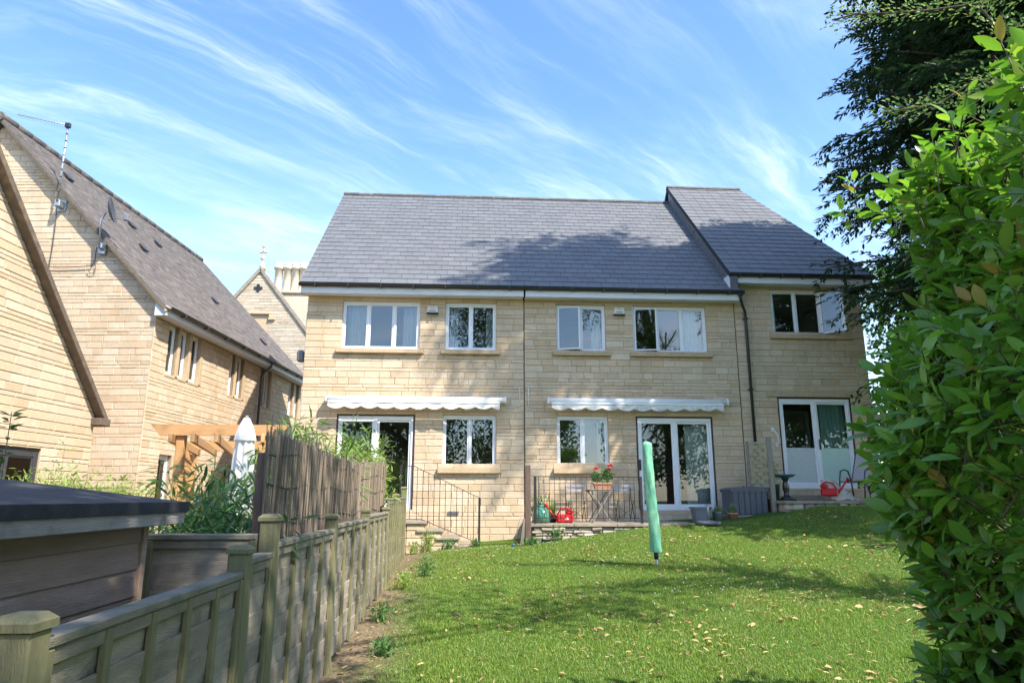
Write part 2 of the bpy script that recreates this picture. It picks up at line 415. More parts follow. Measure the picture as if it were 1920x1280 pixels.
class MB:
    """collects shapes, builds one mesh object"""

    def __init__(s):
        s.v, s.f, s.sm = [], [], []

    def add(s, vs_, fs, smooth=False):
        n = len(s.v)
        s.v += [tuple(p) for p in vs_]
        s.f += [tuple(i + n for i in f) for f in fs]
        s.sm += [smooth] * len(fs)
        return s

    def box(s, x0, x1, y0, y1, z0, z1, M=None):
        p = [(x, y, z) for z in (z0, z1) for y in (y0, y1) for x in (x0, x1)]
        if M is not None:
            p = [M @ Vector(q) for q in p]
        return s.add(p, [(0, 2, 3, 1), (4, 5, 7, 6), (0, 1, 5, 4), (2, 6, 7, 3), (0, 4, 6, 2), (1, 3, 7, 5)])

    def bbox(s, x0, x1, y0, y1, z0, z1, b=0.006, M=None):
        """box with bevelled edges"""
        b = min(b, (x1 - x0) * .45, (y1 - y0) * .45, (z1 - z0) * .45)
        vs_, idx = [], {}
        for ix, X in enumerate((x0, x1)):
            for iy, Y in enumerate((y0, y1)):
                for iz, Z in enumerate((z0, z1)):
                    dx, dy, dz = (b if ix == 0 else -b), (b if iy == 0 else -b), (b if iz == 0 else -b)
                    for k, q in enumerate(((X, Y + dy, Z + dz), (X + dx, Y, Z + dz), (X + dx, Y + dy, Z))):
                        idx[ix, iy, iz, k] = len(vs_)
                        vs_.append(Vector(q) if M is None else M @ Vector(q))
        F = []
        for a in (0, 1):
            F.append([idx[a, 0, 0, 0], idx[a, 1, 0, 0], idx[a, 1, 1, 0], idx[a, 0, 1, 0]][::-1 if a == 0 else 1])
            F.append([idx[0, a, 0, 1], idx[1, a, 0, 1], idx[1, a, 1, 1], idx[0, a, 1, 1]][::1 if a == 0 else -1])
            F.append([idx[0, 0, a, 2], idx[1, 0, a, 2], idx[1, 1, a, 2], idx[0, 1, a, 2]][::-1 if a == 0 else 1])
        for a in (0, 1):
            for c in (0, 1):
                F.append([idx[a, c, 0, 0], idx[a, c, 1, 0], idx[a, c, 1, 1], idx[a, c, 0, 1]])
                F.append([idx[a, 0, c, 0], idx[a, 1, c, 0], idx[a, 1, c, 2], idx[a, 0, c, 2]])
                F.append([idx[0, a, c, 1], idx[1, a, c, 1], idx[1, a, c, 2], idx[0, a, c, 2]])
        for a in (0, 1):
            for c in (0, 1):
                for e in (0, 1):
                    F.append([idx[a, c, e, 0], idx[a, c, e, 1], idx[a, c, e, 2]])
        return s.add(vs_, F)

    def beam(s, p, q, w, h, up=(0, 0, 1)):
        """rectangular bar from p to q"""
        p, q = Vector(p), Vector(q)
        d = (q - p)
        L_ = d.length
        d.normalize()
        sx = d.cross(Vector(up))
        if sx.length < 1e-4:
            sx = d.cross(Vector((1, 0, 0)))
        sx.normalize()
        uz = sx.cross(d)
        M = Matrix((sx, d, uz)).transposed().to_4x4()
        M.translation = p
        return s.bbox(-w / 2, w / 2, 0, L_, -h / 2, h / 2, min(w, h) * .08, M)

    def tube(s, pts, r, n=8, cap=True):
        pts = [Vector(p) for p in pts]
        R = r if isinstance(r, (list, tuple)) else [r] * len(pts)
        rings = []
        ref = None
        for i, p in enumerate(pts):
            d = (pts[min(i + 1, len(pts) - 1)] - pts[max(i - 1, 0)]).normalized()
            if ref is None:
                ref = d.orthogonal().normalized()
            ref = (ref - d * ref.dot(d))
            if ref.length < 1e-5:
                ref = d.orthogonal()
            ref.normalize()
            o = d.cross(ref)
            rings.append([p + (ref * cos(2 * pi * k / n) + o * sin(2 * pi * k / n)) * R[i] for k in range(n)])
        V_ = [q for rg in rings for q in rg]
        F = [(i * n + k, i * n + (k + 1) % n, (i + 1) * n + (k + 1) % n, (i + 1) * n + k) for i in range(len(pts) - 1) for k in range(n)]
        s.add(V_, F, True)
        if cap:
            m = len(s.v) - len(V_)
            s.f += [tuple(m + k for k in range(n))[::-1], tuple(m + (len(pts) - 1) * n + k for k in range(n))]
            s.sm += [False, False]
        return s

    def lathe(s, prof, n=20, c=(0, 0, 0), smooth=True):
        V_ = [(c[0] + r * cos(2 * pi * k / n), c[1] + r * sin(2 * pi * k / n), c[2] + z) for r, z in prof for k in range(n)]
        F = [(i * n + k, i * n + (k + 1) % n, (i + 1) * n + (k + 1) % n, (i + 1) * n + k) for i in range(len(prof) - 1) for k in range(n)]
        m = len(prof)
        s.add(V_, F, smooth)
        b = len(s.v) - len(V_)
        s.f += [tuple(b + k for k in range(n))[::-1], tuple(b + (m - 1) * n + k for k in range(n))]
        s.sm += [False, False]
        return s

    def poly(s, pts, y0, y1, M=None):
        """outline (x,z) extruded along y"""
        n = len(pts)
        V_ = [Vector((x, y0, z)) for x, z in pts] + [Vector((x, y1, z)) for x, z in pts]
        if M is not None:
            V_ = [M @ q for q in V_]
        F = [tuple(range(n)), tuple(range(2 * n - 1, n - 1, -1))] + [(i, i + n, (i + 1) % n + n, (i + 1) % n) for i in range(n)]
        return s.add(V_, F)

    def mesh(s, name):
        me = bpy.data.meshes.new(name)
        me.from_pydata(s.v, [], s.f)
        me.polygons.foreach_set('use_smooth', s.sm)
        me.update()
        return me

    def build(s, name, m, parent=None, loc=None, rz=None, fix=True):
        me = s.mesh(name)
        if fix:
            bm_ = bmesh.new(); bm_.from_mesh(me)
            bmesh.ops.recalc_face_normals(bm_, faces=bm_.faces)
            bm_.to_mesh(me); bm_.free()
        me.materials.append(m)
        return link(bpy.data.objects.new(name, me), parent, loc, rz)


def np_mesh(name, V_, F, m, parent=None, smooth=False):
    """big mesh from arrays: F is (m,k)"""
    V_ = np.asarray(V_, np.float32); F = np.asarray(F, np.int32)
    me = bpy.data.meshes.new(name)
    k = F.shape[1]
    me.vertices.add(len(V_)); me.vertices.foreach_set('co', V_.ravel())
    me.loops.add(F.size); me.loops.foreach_set('vertex_index', F.ravel())
    me.polygons.add(len(F)); me.polygons.foreach_set('loop_start', np.arange(0, F.size, k, dtype=np.int32))
    if smooth:
        me.polygons.foreach_set('use_smooth', np.ones(len(F), bool))
    me.update(calc_edges=True); me.validate()
    me.materials.append(m)
    return link(bpy.data.objects.new(name, me), parent)


def norm(a):
    return a / np.maximum(np.linalg.norm(a, axis=-1, keepdims=True), 1e-9)


def leaves_np(P, D, Nn, Ls, Ws, fold=0.25, shape='diamond'):
    """leaf blades: base P, direction D, normal Nn, length, width. 6-vertex folded leaf: 4 tris -> 2 quads"""
    P, D, Nn = np.asarray(P, float), norm(np.asarray(D, float)), np.asarray(Nn, float)
    T = norm(np.cross(D, Nn)); Nn = np.cross(T, D)
    Ls = np.asarray(Ls)[:, None]; Ws = np.asarray(Ws)[:, None]
    a = P
    e = P + D * Ls - Nn * Ls * 0.10
    mid1 = P + D * Ls * .35 - Nn * Ws * fold * .3
    l1 = mid1 + T * Ws * .5 + Nn * Ws * fold
    r1 = mid1 - T * Ws * .5 + Nn * Ws * fold
    mid2 = P + D * Ls * .7 - Nn * (Ws * fold * .3 + Ls * .04)
    l2 = mid2 + T * Ws * .42 + Nn * Ws * fold * .8
    r2 = mid2 - T * Ws * .42 + Nn * Ws * fold * .8
    n = len(P)
    V_ = np.stack([a, l1, l2, e, r2, r1, mid1, mid2], 1).reshape(-1, 3)
    b = np.arange(n)[:, None] * 8
    F = np.concatenate([b + np.array([[0, 6, 1, 1]]), b + np.array([[1, 6, 7, 2]]), b + np.array([[2, 7, 3, 3]]),
                        b + np.array([[0, 5, 6, 6]]), b + np.array([[5, 4, 7, 6]]), b + np.array([[4, 3, 7, 7]])])
    tri = np.concatenate([F[:n, :3], F[n:2 * n][:, [0, 1, 2]], F[n:2 * n][:, [0, 2, 3]], F[2 * n:3 * n, :3], F[3 * n:4 * n, :3],
                          F[4 * n:5 * n][:, [0, 1, 2]], F[4 * n:5 * n][:, [0, 2, 3]], F[5 * n:, :3]])
    return V_, tri


def quad_leaves(P, D, Nn, Ls, Ws):
    """cheap lozenge leaves, two triangles each"""
    P, D = np.asarray(P, float), norm(np.asarray(D, float))
    T = norm(np.cross(D, np.asarray(Nn, float)))
    Ls = np.asarray(Ls)[:, None]; Ws = np.asarray(Ws)[:, None]
    V_ = np.stack([P, P + D * Ls * .45 + T * Ws * .5, P + D * Ls, P + D * Ls * .45 - T * Ws * .5], 1).reshape(-1, 3)
    F = np.arange(len(P) * 4).reshape(-1, 4)
    return V_, F


def randdir(n):
    return norm(RNG.normal(size=(n, 3)))

# ================================================================ GROUND
ZX = [-40, -8, -1.2, 1.3, 3.4, 5.0, 6.5, 7.3, 10, 60]
ZV = [0.5, 0.55, 0.50, 0.74, 1.04, 1.12, 1.30, 1.42, 1.46, 1.5]


def gz(x, y):
    x = np.asarray(x, float); y = np.asarray(y, float)
    t = np.clip((y - 2.0) / 11.7, 0, 1) ** 1.35
    z = np.interp(x, ZX, ZV) * t
    z = z + 0.012 * np.sin(x * 2.1 + y * 1.3) * np.sin(y * 1.7 - x * .6) * np.clip(y / 4, 0, 1)
    return z


def gz1(x, y):
    return float(gz(x, y))


def ground_mat():
    m = bpy.data.materials.new('lawn_soil')
    m.use_nodes = True
    N, L = m.node_tree.nodes, m.node_tree.links
    b = N['Principled BSDF']; b.inputs['Roughness'].default_value = 0.95; b.inputs['Specular IOR Level'].default_value = 0.15
    tcn = N.new('ShaderNodeTexCoord')
    sp = N.new('ShaderNodeSeparateXYZ'); L.new(tcn.outputs['Object'], sp.inputs[0])
    n1 = N.new('ShaderNodeTexNoise'); n1.inputs['Scale'].default_value = 1.4; n1.inputs['Detail'].default_value = 8
    n2 = N.new('ShaderNodeTexNoise'); n2.inputs['Scale'].default_value = 28; n2.inputs['Detail'].default_value = 6
    for n in (n1, n2):
        L.new(tcn.outputs['Object'], n.inputs['Vector'])
    g = N.new('ShaderNodeValToRGB')
    g.color_ramp.elements[0].position, g.color_ramp.elements[0].color = 0.3, (0.035, 0.075, 0.012, 1)
    g.color_ramp.elements[1].position, g.color_ramp.elements[1].color = 0.72, (0.085, 0.15, 0.025, 1)
    L.new(n2.outputs[0], g.inputs[0])
    d = N.new('ShaderNodeValToRGB')
    d.color_ramp.elements[0].position, d.color_ramp.elements[0].color = 0.3, (0.10, 0.07, 0.045, 1)
    d.color_ramp.elements[1].position, d.color_ramp.elements[1].color = 0.7, (0.27, 0.20, 0.13, 1)
    L.new(n2.outputs[0], d.inputs[0])
    # bare earth strip along the fence
    mr = N.new('ShaderNodeMapRange'); mr.inputs['From Min'].default_value = -0.25; mr.inputs['From Max'].default_value = -1.0
    L.new(sp.outputs[0], mr.inputs['Value'])
    ad = N.new('ShaderNodeMath'); ad.operation = 'MULTIPLY_ADD'; ad.inputs[1].default_value = 2.2; ad.inputs[2].default_value = -1.1
    L.new(n1.outputs[0], ad.inputs[0])
    a2 = N.new('ShaderNodeMath'); a2.operation = 'ADD'; a2.use_clamp = True
    L.new(ad.outputs[0], a2.inputs[0]); L.new(mr.outputs[0], a2.inputs[1])
    m2 = N.new('ShaderNodeMath'); m2.operation = 'MULTIPLY'; m2.use_clamp = True
    L.new(a2.outputs[0], m2.inputs[0]); L.new(mr.outputs[0], m2.inputs[1])
    mx = N.new('ShaderNodeMix'); mx.data_type = 'RGBA'
    L.new(m2.outputs[0], mx.inputs[0]); L.new(g.outputs[0], mx.inputs[6]); L.new(d.outputs[0], mx.inputs[7])
    L.new(mx.outputs[2], b.inputs['Base Color'])
    bp = N.new('ShaderNodeBump'); bp.inputs['Strength'].default_value = 0.7; bp.inputs['Distance'].default_value = 0.03
    L.new(n2.outputs[0], bp.inputs['Height']); L.new(bp.outputs[0], b.inputs['Normal'])
    return m


GMAT = ground_mat()
gxs = np.concatenate([np.linspace(-300, -14, 14), np.arange(-13, 13.01, 0.25), np.linspace(14, 300, 14)])
gys = np.concatenate([np.linspace(-300, -4, 14), np.arange(-3, 18.01, 0.25), np.linspace(19, 400, 16)])
GX, GY = np.meshgrid(gxs, gys)
GV = np.stack([GX.ravel(), GY.ravel(), gz(GX, GY).ravel()], 1)
nx_, ny_ = len(gxs), len(gys)
ii = (np.arange(ny_ - 1)[:, None] * nx_ + np.arange(nx_ - 1)[None, :]).ravel()
ground = np_mesh('ground', GV, np.stack([ii, ii + 1, ii + 1 + nx_, ii + nx_], 1), GMAT, smooth=True)
tag(ground, None, kind='structure')

# ================================================================ STONE WALLS
MESHC = {}


def block_mesh(pts, dep, key, m):
    """pts: 4 corners (x,z) around the block centre; front towards -y"""
    if key in MESHC:
        return MESHC[key]
    cx = sum(p[0] for p in pts) / 4; cz = sum(p[1] for p in pts) / 4
    ins = 0.007
    ring = [(p[0], 0.004, p[1]) for p in pts] + [(p[0], -dep * .55, p[1]) for p in pts]
    fr = []
    for p in pts:
        dx, dz = cx - p[0], cz - p[1]
        fr.append((p[0] + (ins if dx > 0 else -ins), -dep, p[1] + (ins if dz > 0 else -ins)))
    V_ = ring + fr
    F = []
    for a in (0, 4):
        for i in range(4):
            j = (i + 1) % 4
            F.append((a + i, a + j, a + 4 + j, a + 4 + i))
    F.append((8, 9, 10, 11))
    me = bpy.data.meshes.new('block')
    me.from_pydata(V_, [], F)
    me.materials.append(m)
    me.update()
    MESHC[key] = me
    return me


def courses(z0, z1, rng):
    out, z = [], z0
    while z < z1 - 0.02:
        r = rng.random()
        if r < 0.72:
            hs_ = [0.152]
        elif r < 0.90:
            hs_ = [0.080]
        else:
            hs_ = [0.077, 0.077]
        for h in hs_:
            if z1 - z - h < 0.04:
                h = z1 - z
            if z >= z1 - .02:
                break
            out.append((z, min(z + h, z1)))
            z += h
    return out


def lay_wall(parent, O, rz, W, z0, z1, ops, seed, rake=None, m=STONE, name='block', lens=(0.21, 0.47), n_ind=300, gap=0.008, hscale=1.0,
             stuffname='small_blocks'):
    rng = random.Random(seed)
    blocks = []
    for (a, b) in courses(z0, z1, rng):
        za, zb = a, b
        zm = (za + zb) / 2
        la, lb, ra, rb = 0, 0, W, W
        if rake:
            (la, ra), (lb, rb) = rake(za), rake(zb)
            if ra - la < 0.1:
                continue
        cuts = []
        for (u0, u1, oz0, oz1) in ops:
            if oz1 <= za + 1e-4 or oz0 >= zb - 1e-4:
                continue
            cuts.append((u0, u1))
            if oz0 > za + 0.03:
                blocks.append([(u0, za), (u1, za), (u1, oz0), (u0, oz0)])
            if oz1 < zb - 0.03:
                blocks.append([(u0, oz1), (u1, oz1), (u1, zb), (u0, zb)])
        cuts.sort()
        segs, s0 = [], min(la, lb)
        for c in cuts:
            if c[0] > s0 + .02:
                segs.append((s0, c[0]))
            s0 = max(s0, c[1])
        if max(ra, rb) > s0 + .02:
            segs.append((s0, max(ra, rb)))
        thin = (zb - za) < 0.1
        for (a0, a1) in segs:
            u = a0
            while u < a1 - 1e-4:
                l = rng.uniform(*lens) * (1.15 if thin else 1.0)
                if a1 - u - l < lens[0] * .6:
                    l = a1 - u
                    if l > lens[1] * 1.25:
                        l *= .5
                v = u + l
                q = [(max(u, la), za), (min(v, ra), za), (min(v, rb), zb), (max(u, lb), zb)]
                if q[1][0] - q[0][0] > .015 or q[2][0] - q[3][0] > .015:
                    q[1] = (max(q[1][0], q[0][0] + .004), za); q[2] = (max(q[2][0], q[3][0] + .004), zb)
                    blocks.append(q)
                u = v
    # split very long filler blocks
    fin = []
    for q in blocks:
        w = q[1][0] - q[0][0]
        if w > 0.7 and abs(q[0][0] - q[3][0]) < 1e-6 and abs(q[1][0] - q[2][0]) < 1e-6:
            k = int(math.ceil(w / .45))
            for i in range(k):
                x0, x1 = q[0][0] + w * i / k, q[0][0] + w * (i + 1) / k
                fin.append([(x0, q[0][1]), (x1, q[0][1]), (x1, q[2][1]), (x0, q[2][1])])
        else:
            fin.append(q)
    area = lambda q: (q[1][0] - q[0][0] + q[2][0] - q[3][0]) * .5 * (q[2][1] - q[0][1])
    fin.sort(key=area, reverse=True)
    rest = MB()
    R = Matrix.Rotation(rz, 4, 'Z')
    O = Vector(O)
    g = gap / 2
    for k, q in enumerate(fin):
        cx, cz = sum(p[0] for p in q) / 4, sum(p[1] for p in q) / 4
        loc = [(p[0] - cx + (g if p[0] < cx else -g), p[1] - cz + (g if p[1] < cz else -g)) for p in q]
        dep = rng.choice((0.010, 0.012, 0.014, 0.017))
        rect = abs(q[0][0] - q[3][0]) < 1e-4 and abs(q[1][0] - q[2][0]) < 1e-4
        if rect:
            hw, hh = round(abs(loc[0][0]), 2), round(loc[2][1], 4)
            hw = max(hw, .01)
            key = (m.name, hw, hh, dep)
            # keep the joint where it is: centre stays, width rounded to 2 cm
            loc = [(-hw, -hh), (hw, -hh), (hw, hh), (-hw, hh)]
        else:
            key = (m.name, id(rest), k)
        me = block_mesh(loc, dep, key, m)
        C_ = O + R @ Vector((cx, 0, cz))
        if k < n_ind:
            o = bpy.data.objects.new(name, me)
            link(o, parent, C_, rz)
        else:
            off = R @ Vector((cx, 0, cz)) + O
            rest.add([off + R @ v.co for v in me.vertices], [tuple(p.vertices) for p in me.polygons])
    if rest.v:
        r = rest.build(stuffname, m, parent, fix=False)
        r['kind'] = 'stuff'


def backing(mb, O, rz, W, z0, z1, ops, th=0.25, rake_poly=None):
    """mortar wall behind the blocks, with openings, from y=0 to y=th"""
    R = Matrix.Translation(Vector(O)) @ Matrix.Rotation(rz, 4, 'Z')
    us = sorted({0, W, *[o[0] for o in ops], *[o[1] for o in ops]})
    for a, b in zip(us, us[1:]):
        col = [o for o in ops if o[0] < (a + b) / 2 < o[1]]
        col.sort(key=lambda o: o[2])
        z = z0
        for o in col:
            if o[2] > z + 1e-4:
                mb.box(a, b, 0, th, z, o[2], R)
            z = o[3]
        if z1 > z + 1e-4:
            mb.box(a, b, 0, th, z, z1, R)


# ================================================================ WINDOWS AND DOORS


def window(parent, O, rz, u0, u1, z0, z1, lights, open_=None, sill=True, rec=0.06, fw_=0.045, m=UPVC, glass=None, sillm=SILLST, over=0.10, name='window', sillh=0.10, sproj=0.06,
           transom=0.0):
    """part 'window' (outer frame and mullions) > sash, pane, sill.  lights = relative widths; open_ = {index: (hinge, angle)}"""
    glass = glass or GLASS
    W, H = u1 - u0, z1 - z0
    R = Matrix.Rotation(rz, 4, 'Z')
    base = Vector(O) + R @ Vector((u0, rec, z0))
    f = MB()
    f.bbox(0, fw_, 0, 0.07, 0, H, .004).bbox(W - fw_, W, 0, 0.07, 0, H, .004)
    f.bbox(fw_, W - fw_, 0.001, 0.069, 0, fw_ * 1.1, .004).bbox(fw_, W - fw_, 0.001, 0.069, H - fw_ * 1.4, H, .004)
    tot = sum(lights)
    x, cells = fw_, []
    inner = W - 2 * fw_
    for i, l in enumerate(lights):
        w = inner * l / tot
        cells.append((x, x + w))
        if i:
            f.bbox(x - .022, x + .022, 0.002, 0.068, fw_ * 1.1, H - fw_ * 1.4, .004)
        x += w
    win = f.build(name, m, parent, base, rz)
    zb, zt = fw_ * 1.1, H - fw_ * 1.4
    for i, (a, b) in enumerate(cells):
        a2, b2 = a + (.022 if i else 0), b - (.022 if i < len(cells) - 1 else 0)
        op = open_.get(i) if open_ else None
        s_ = MB()
        sw = 0.03
        if op:
            hinge, ang = op
            w = b2 - a2
            for q in ((0, sw, zb, zt), (w - sw, w, zb, zt)):
                s_.bbox(q[0], q[1], -.03, .02, q[2], q[3], .004)
            s_.bbox(sw, w - sw, -.029, .019, zb, zb + sw, .004).bbox(sw, w - sw, -.029, .019, zt - sw, zt, .004)
            if hinge == 'r':
                s_.v = [(p[0] - w, p[1], p[2]) for p in s_.v]
            sash = s_.build('sash', m, win, (b2 if hinge == 'r' else a2, -0.005, 0), ang if hinge == 'r' else -ang)
            g = MB()
            gx0 = -w + sw if hinge == 'r' else sw
            g.box(gx0, gx0 + w - 2 * sw, -.008, -.002, zb + sw, zt - sw)
            g.build('pane', glass, win, (b2 if hinge == 'r' else a2, -0.005, 0), ang if hinge == 'r' else -ang)
        else:
            for q in ((a2, a2 + sw, zb, zt), (b2 - sw, b2, zb, zt)):
                s_.bbox(q[0], q[1], 0.012, .055, q[2], q[3], .004)
            s_.bbox(a2 + sw, b2 - sw, .013, .054, zb, zb + sw, .004).bbox(a2 + sw, b2 - sw, .013, .054, zt - sw, zt, .004)
            s_.build('sash', m, win)
            g = MB()
            g.box(a2 + sw, b2 - sw, .030, .036, zb + sw, zt - sw)
            g.build('pane', glass, win)
    if sill:
        MB().bbox(-over, W + over, -rec - sproj - .022, .05, -sillh, -0.002, .008).build('sill', sillm, win)
    return win


def curtain(label, x0, x1, y, z0, z1, m, n=9, amp=0.03, flare=0.0, group=None, name='curtain', P=None):
    """hanging cloth with folds"""
    K, J = n * 8, 10
    V_, F = [], []
    for j in range(J + 1):
        t = j / J
        for k in range(K + 1):
            s_ = k / K
            xx = x0 + (x1 - x0) * s_ + flare * t * (s_ - .0)
            yy = y + amp * sin(s_ * n * 2 * pi + .6 * sin(3 * s_)) * (0.6 + .4 * t)
            V_.append((xx, yy, z1 + (z0 - z1) * t))
    for j in range(J):
        for k in range(K):
            a = j * (K + 1) + k
            F.append((a, a + 1, a + K + 2, a + K + 1))
    mb = MB().add(V_, F, True)
    o = mb.build(name, m, None, fix=False)
    tag(o, label, 'curtain', group)
    return o


# ================================================================ SLATED ROOFS
EY, RY = 15.10, 19.60


def slate_mesh(pts, key):
    """pts (x,s) four corners, local; lower edge first"""
    if key and key in MESHC:
        return MESHC[key]
    lo, hi, th = 0.017, 0.003, 0.008
    s0 = min(p[1] for p in pts); s1 = max(p[1] for p in pts)
    zf = lambda s: lo + (hi - lo) * (s - s0) / (s1 - s0)
    V_ = [(p[0], p[1], zf(p[1])) for p in pts] + [(p[0], p[1], zf(p[1]) - th) for p in pts]
    F = [(0, 1, 2, 3), (0, 4, 5, 1), (1, 5, 6, 2), (3, 2, 6, 7), (0, 3, 7, 4)]
    me = bpy.data.meshes.new('slate')
    me.from_pydata(V_, [], F); me.materials.append(SLATE); me.update()
    if key:
        MESHC[key] = me
    return me


def slate_roof(house, xl, xr0, xr1, ez, rz_, seed, deck_l=None, n_ind=300):
    """front slope from the eave (EY, ez) to the ridge (RY, rz_); right edge runs from xr0 at the eave to xr1 at the ridge"""
    rng = random.Random(seed)
    pit = atan2(rz_ - ez, RY - EY)
    SL = hypot(rz_ - ez, RY - EY)
    d = MB()
    t = 0.10
    nz_, ny2 = cos(pit), -sin(pit)
    A = [(xl, EY, ez), (xr0, EY, ez), (xr1, RY, rz_), (xl, RY, rz_)]
    B = [(x, y - ny2 * t, z - nz_ * t) for x, y, z in A]
    d.add(A + B, [(0, 1, 2, 3), (7, 6, 5, 4), (0, 4, 5, 1), (1, 5, 6, 2), (3, 7, 4, 0)])
    by = 2 * RY - EY
    A2 = [(xl, by, ez), (xr0, by, ez), (xr1, RY, rz_ - .002), (xl, RY, rz_ - .002)]
    B2 = [(x, y - (-ny2) * t, z - nz_ * t) for x, y, z in A2]
    d.add(A2 + B2, [(0, 1, 2, 3), (7, 6, 5, 4), (0, 4, 5, 1), (1, 5, 6, 2), (3, 7, 4, 0)])
    roof = d.build('roof', UNDERLAY, house)
    roof['label'] = 'grey slate roof'
    g, w = 0.262, 0.302
    rows = int(math.ceil(SL / g))
    rest = MB()
    cnt = 0
    for r in range(rows):
        s0 = r * g
        s1 = min(s0 + g + .06, SL)
        if s1 - s0 < .05:
            continue
        off = (w / 2 if r % 2 else 0)
        k0_ = 0 if xl < -3 else (math.ceil((xl - .01 + 3.86 + off) / w) if xl < 6 else (xl + 3.86 + off) / w)
        x = -3.86 - off + k0_ * w
        XR = lambda s: xr0 + (xr1 - xr0) * s / SL
        seam = xr0 == xr1 and xr0 < 2          # the slating runs on over the party line
        while x < max(XR(s0), XR(s1)) - (.02 if not seam else 1e-3):
            a, b = (max(x, xl) if not (1 < xl < 2) else x), x + w
            lim0, lim1 = (1e9, 1e9) if seam else (XR(s0), XR(s1))
            q = [(a + .004, s0), (min(b, lim0) - .004, s0), (min(b, lim1) - .004, s1), (a + .004, s1)]
            x += w
            if q[1][0] - q[0][0] < .03 and q[2][0] - q[3][0] < .03:
                continue
            full = abs(q[1][0] - q[2][0]) < 1e-5
            key = None
            ox, os = q[0][0], s0
            loc = [(p[0] - ox, p[1] - os) for p in q]
            if full:
                key = ('slate', round(loc[1][0], 3), round(loc[2][1], 3))
            me = slate_mesh(loc, key)
            P_ = Vector((ox, EY + cos(pit) * os, ez + sin(pit) * os)) + Vector((0, -sin(pit), cos(pit))) * rng.uniform(0, .003)
            E_ = (pit + rng.uniform(-.004, .004), rng.uniform(-.004, .004), rng.uniform(-.003, .003))
            if cnt < n_ind:
                o = bpy.data.objects.new('slate', me)
                link(o, roof, P_)
                o.rotation_euler = E_
                cnt += 1
            else:
                M = Matrix.Translation(P_) @ Matrix.Rotation(E_[0], 4, 'X')
                rest.add([M @ v.co for v in me.vertices], [tuple(p.vertices) for p in me.polygons])
    if rest.v:
        o = rest.build('upper_slates', SLATE, roof, fix=False)
        o['kind'] = 'stuff'
    # ridge tiles
    x = xl
    k = 0
    tm = MB()
    prof = [(-.11, -.105), (-.085, -.055), (-.04, -.018), (0, -.006), (.04, -.018), (.085, -.055), (.11, -.105)]
    pin = [(y * .88, z - .016) for y, z in prof]
    V_ = [(xx, y, z) for xx in (0, .444) for y, z in prof] + [(xx, y, z) for xx in (0, .444) for y, z in pin]
    n = len(prof)
    F = [(i, i + 1, n + i + 1, n + i) for i in range(n - 1)] + [(2 * n + i + 1, 2 * n + i, 3 * n + i, 3 * n + i + 1) for i in range(n - 1)]
    F += [(i + 1, i, 2 * n + i, 2 * n + i + 1) for i in range(n - 1)] + [(n + i, n + i + 1, 3 * n + i + 1, 3 * n + i) for i in range(n - 1)]
    tm.add(V_, F)
    rme = tm.mesh('ridge_tile'); rme.materials.append(RIDGE)
    while x + .03 < xr1:
        o = bpy.data.objects.new('ridge_tile', rme)
        link(o, roof, (x, RY, rz_ + .05 + rng.uniform(-.006, .006)))
        o.rotation_euler = (rng.uniform(-.02, .02), rng.uniform(-.012, .012), rng.uniform(-.01, .01))
        if x + .45 > xr1:
            o.scale = ((xr1 - x) / .45, 1, 1)
        x += .45
    return roof, pit


def gutter(house, x0, x1, y, z, drop_side=None, brackets=7, mm=BLACKPL):
    g = MB()
    n = 8
    V_, F = [], []
    for X in (x0, x1):
        for rr in (.058, .050):
            for k in range(n + 1):
                a = pi + pi * k / n
                V_.append((X, y + rr * cos(a), z + rr * sin(a)))
    m1 = n + 1
    for k in range(n):
        F.append((k, k + 1, 2 * m1 + k + 1, 2 * m1 + k))
        F.append((m1 + k + 1, m1 + k, 3 * m1 + k, 3 * m1 + k + 1))
        F.append((k + 1, k, m1 + k, m1 + k + 1)); F.append((2 * m1 + k, 2 * m1 + k + 1, 3 * m1 + k + 1, 3 * m1 + k))
    F += [(0, 2 * m1, 3 * m1, m1), (n, m1 + n, 3 * m1 + n, 2 * m1 + n)]
    g.add(V_, F)
    o = g.build('gutter', mm, house)
    for i in range(brackets):
        X = x0 + (x1 - x0) * (i + .5) / brackets
        MB().bbox(X - .015, X + .015, y - .064, y + .07, z - .075, z + .004, .004).build('bracket', mm, o)
    return o


def rooms(house, x0, x1, floors, depth=3.7, y0=15.78, wm=None):
    """plastered rooms behind the front wall so that the windows look into something"""
    for z0, z1 in floors:
        w = MB()
        w.box(x0, x1, y0 + depth, y0 + depth + .08, z0, z1)
        w.box(x0, x0 + .06, y0, y0 + depth, z0, z1).box(x1 - .06, x1, y0, y0 + depth, z0, z1)
        w.box(x0 + .06, x1 - .06, y0, y0 + depth, z1 - .05, z1)
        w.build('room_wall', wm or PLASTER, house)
        MB().box(x0 + .06, x1 - .06, y0 - .02, y0 + depth, z0 - .06, z0).build('room_floor', CARPET, house)


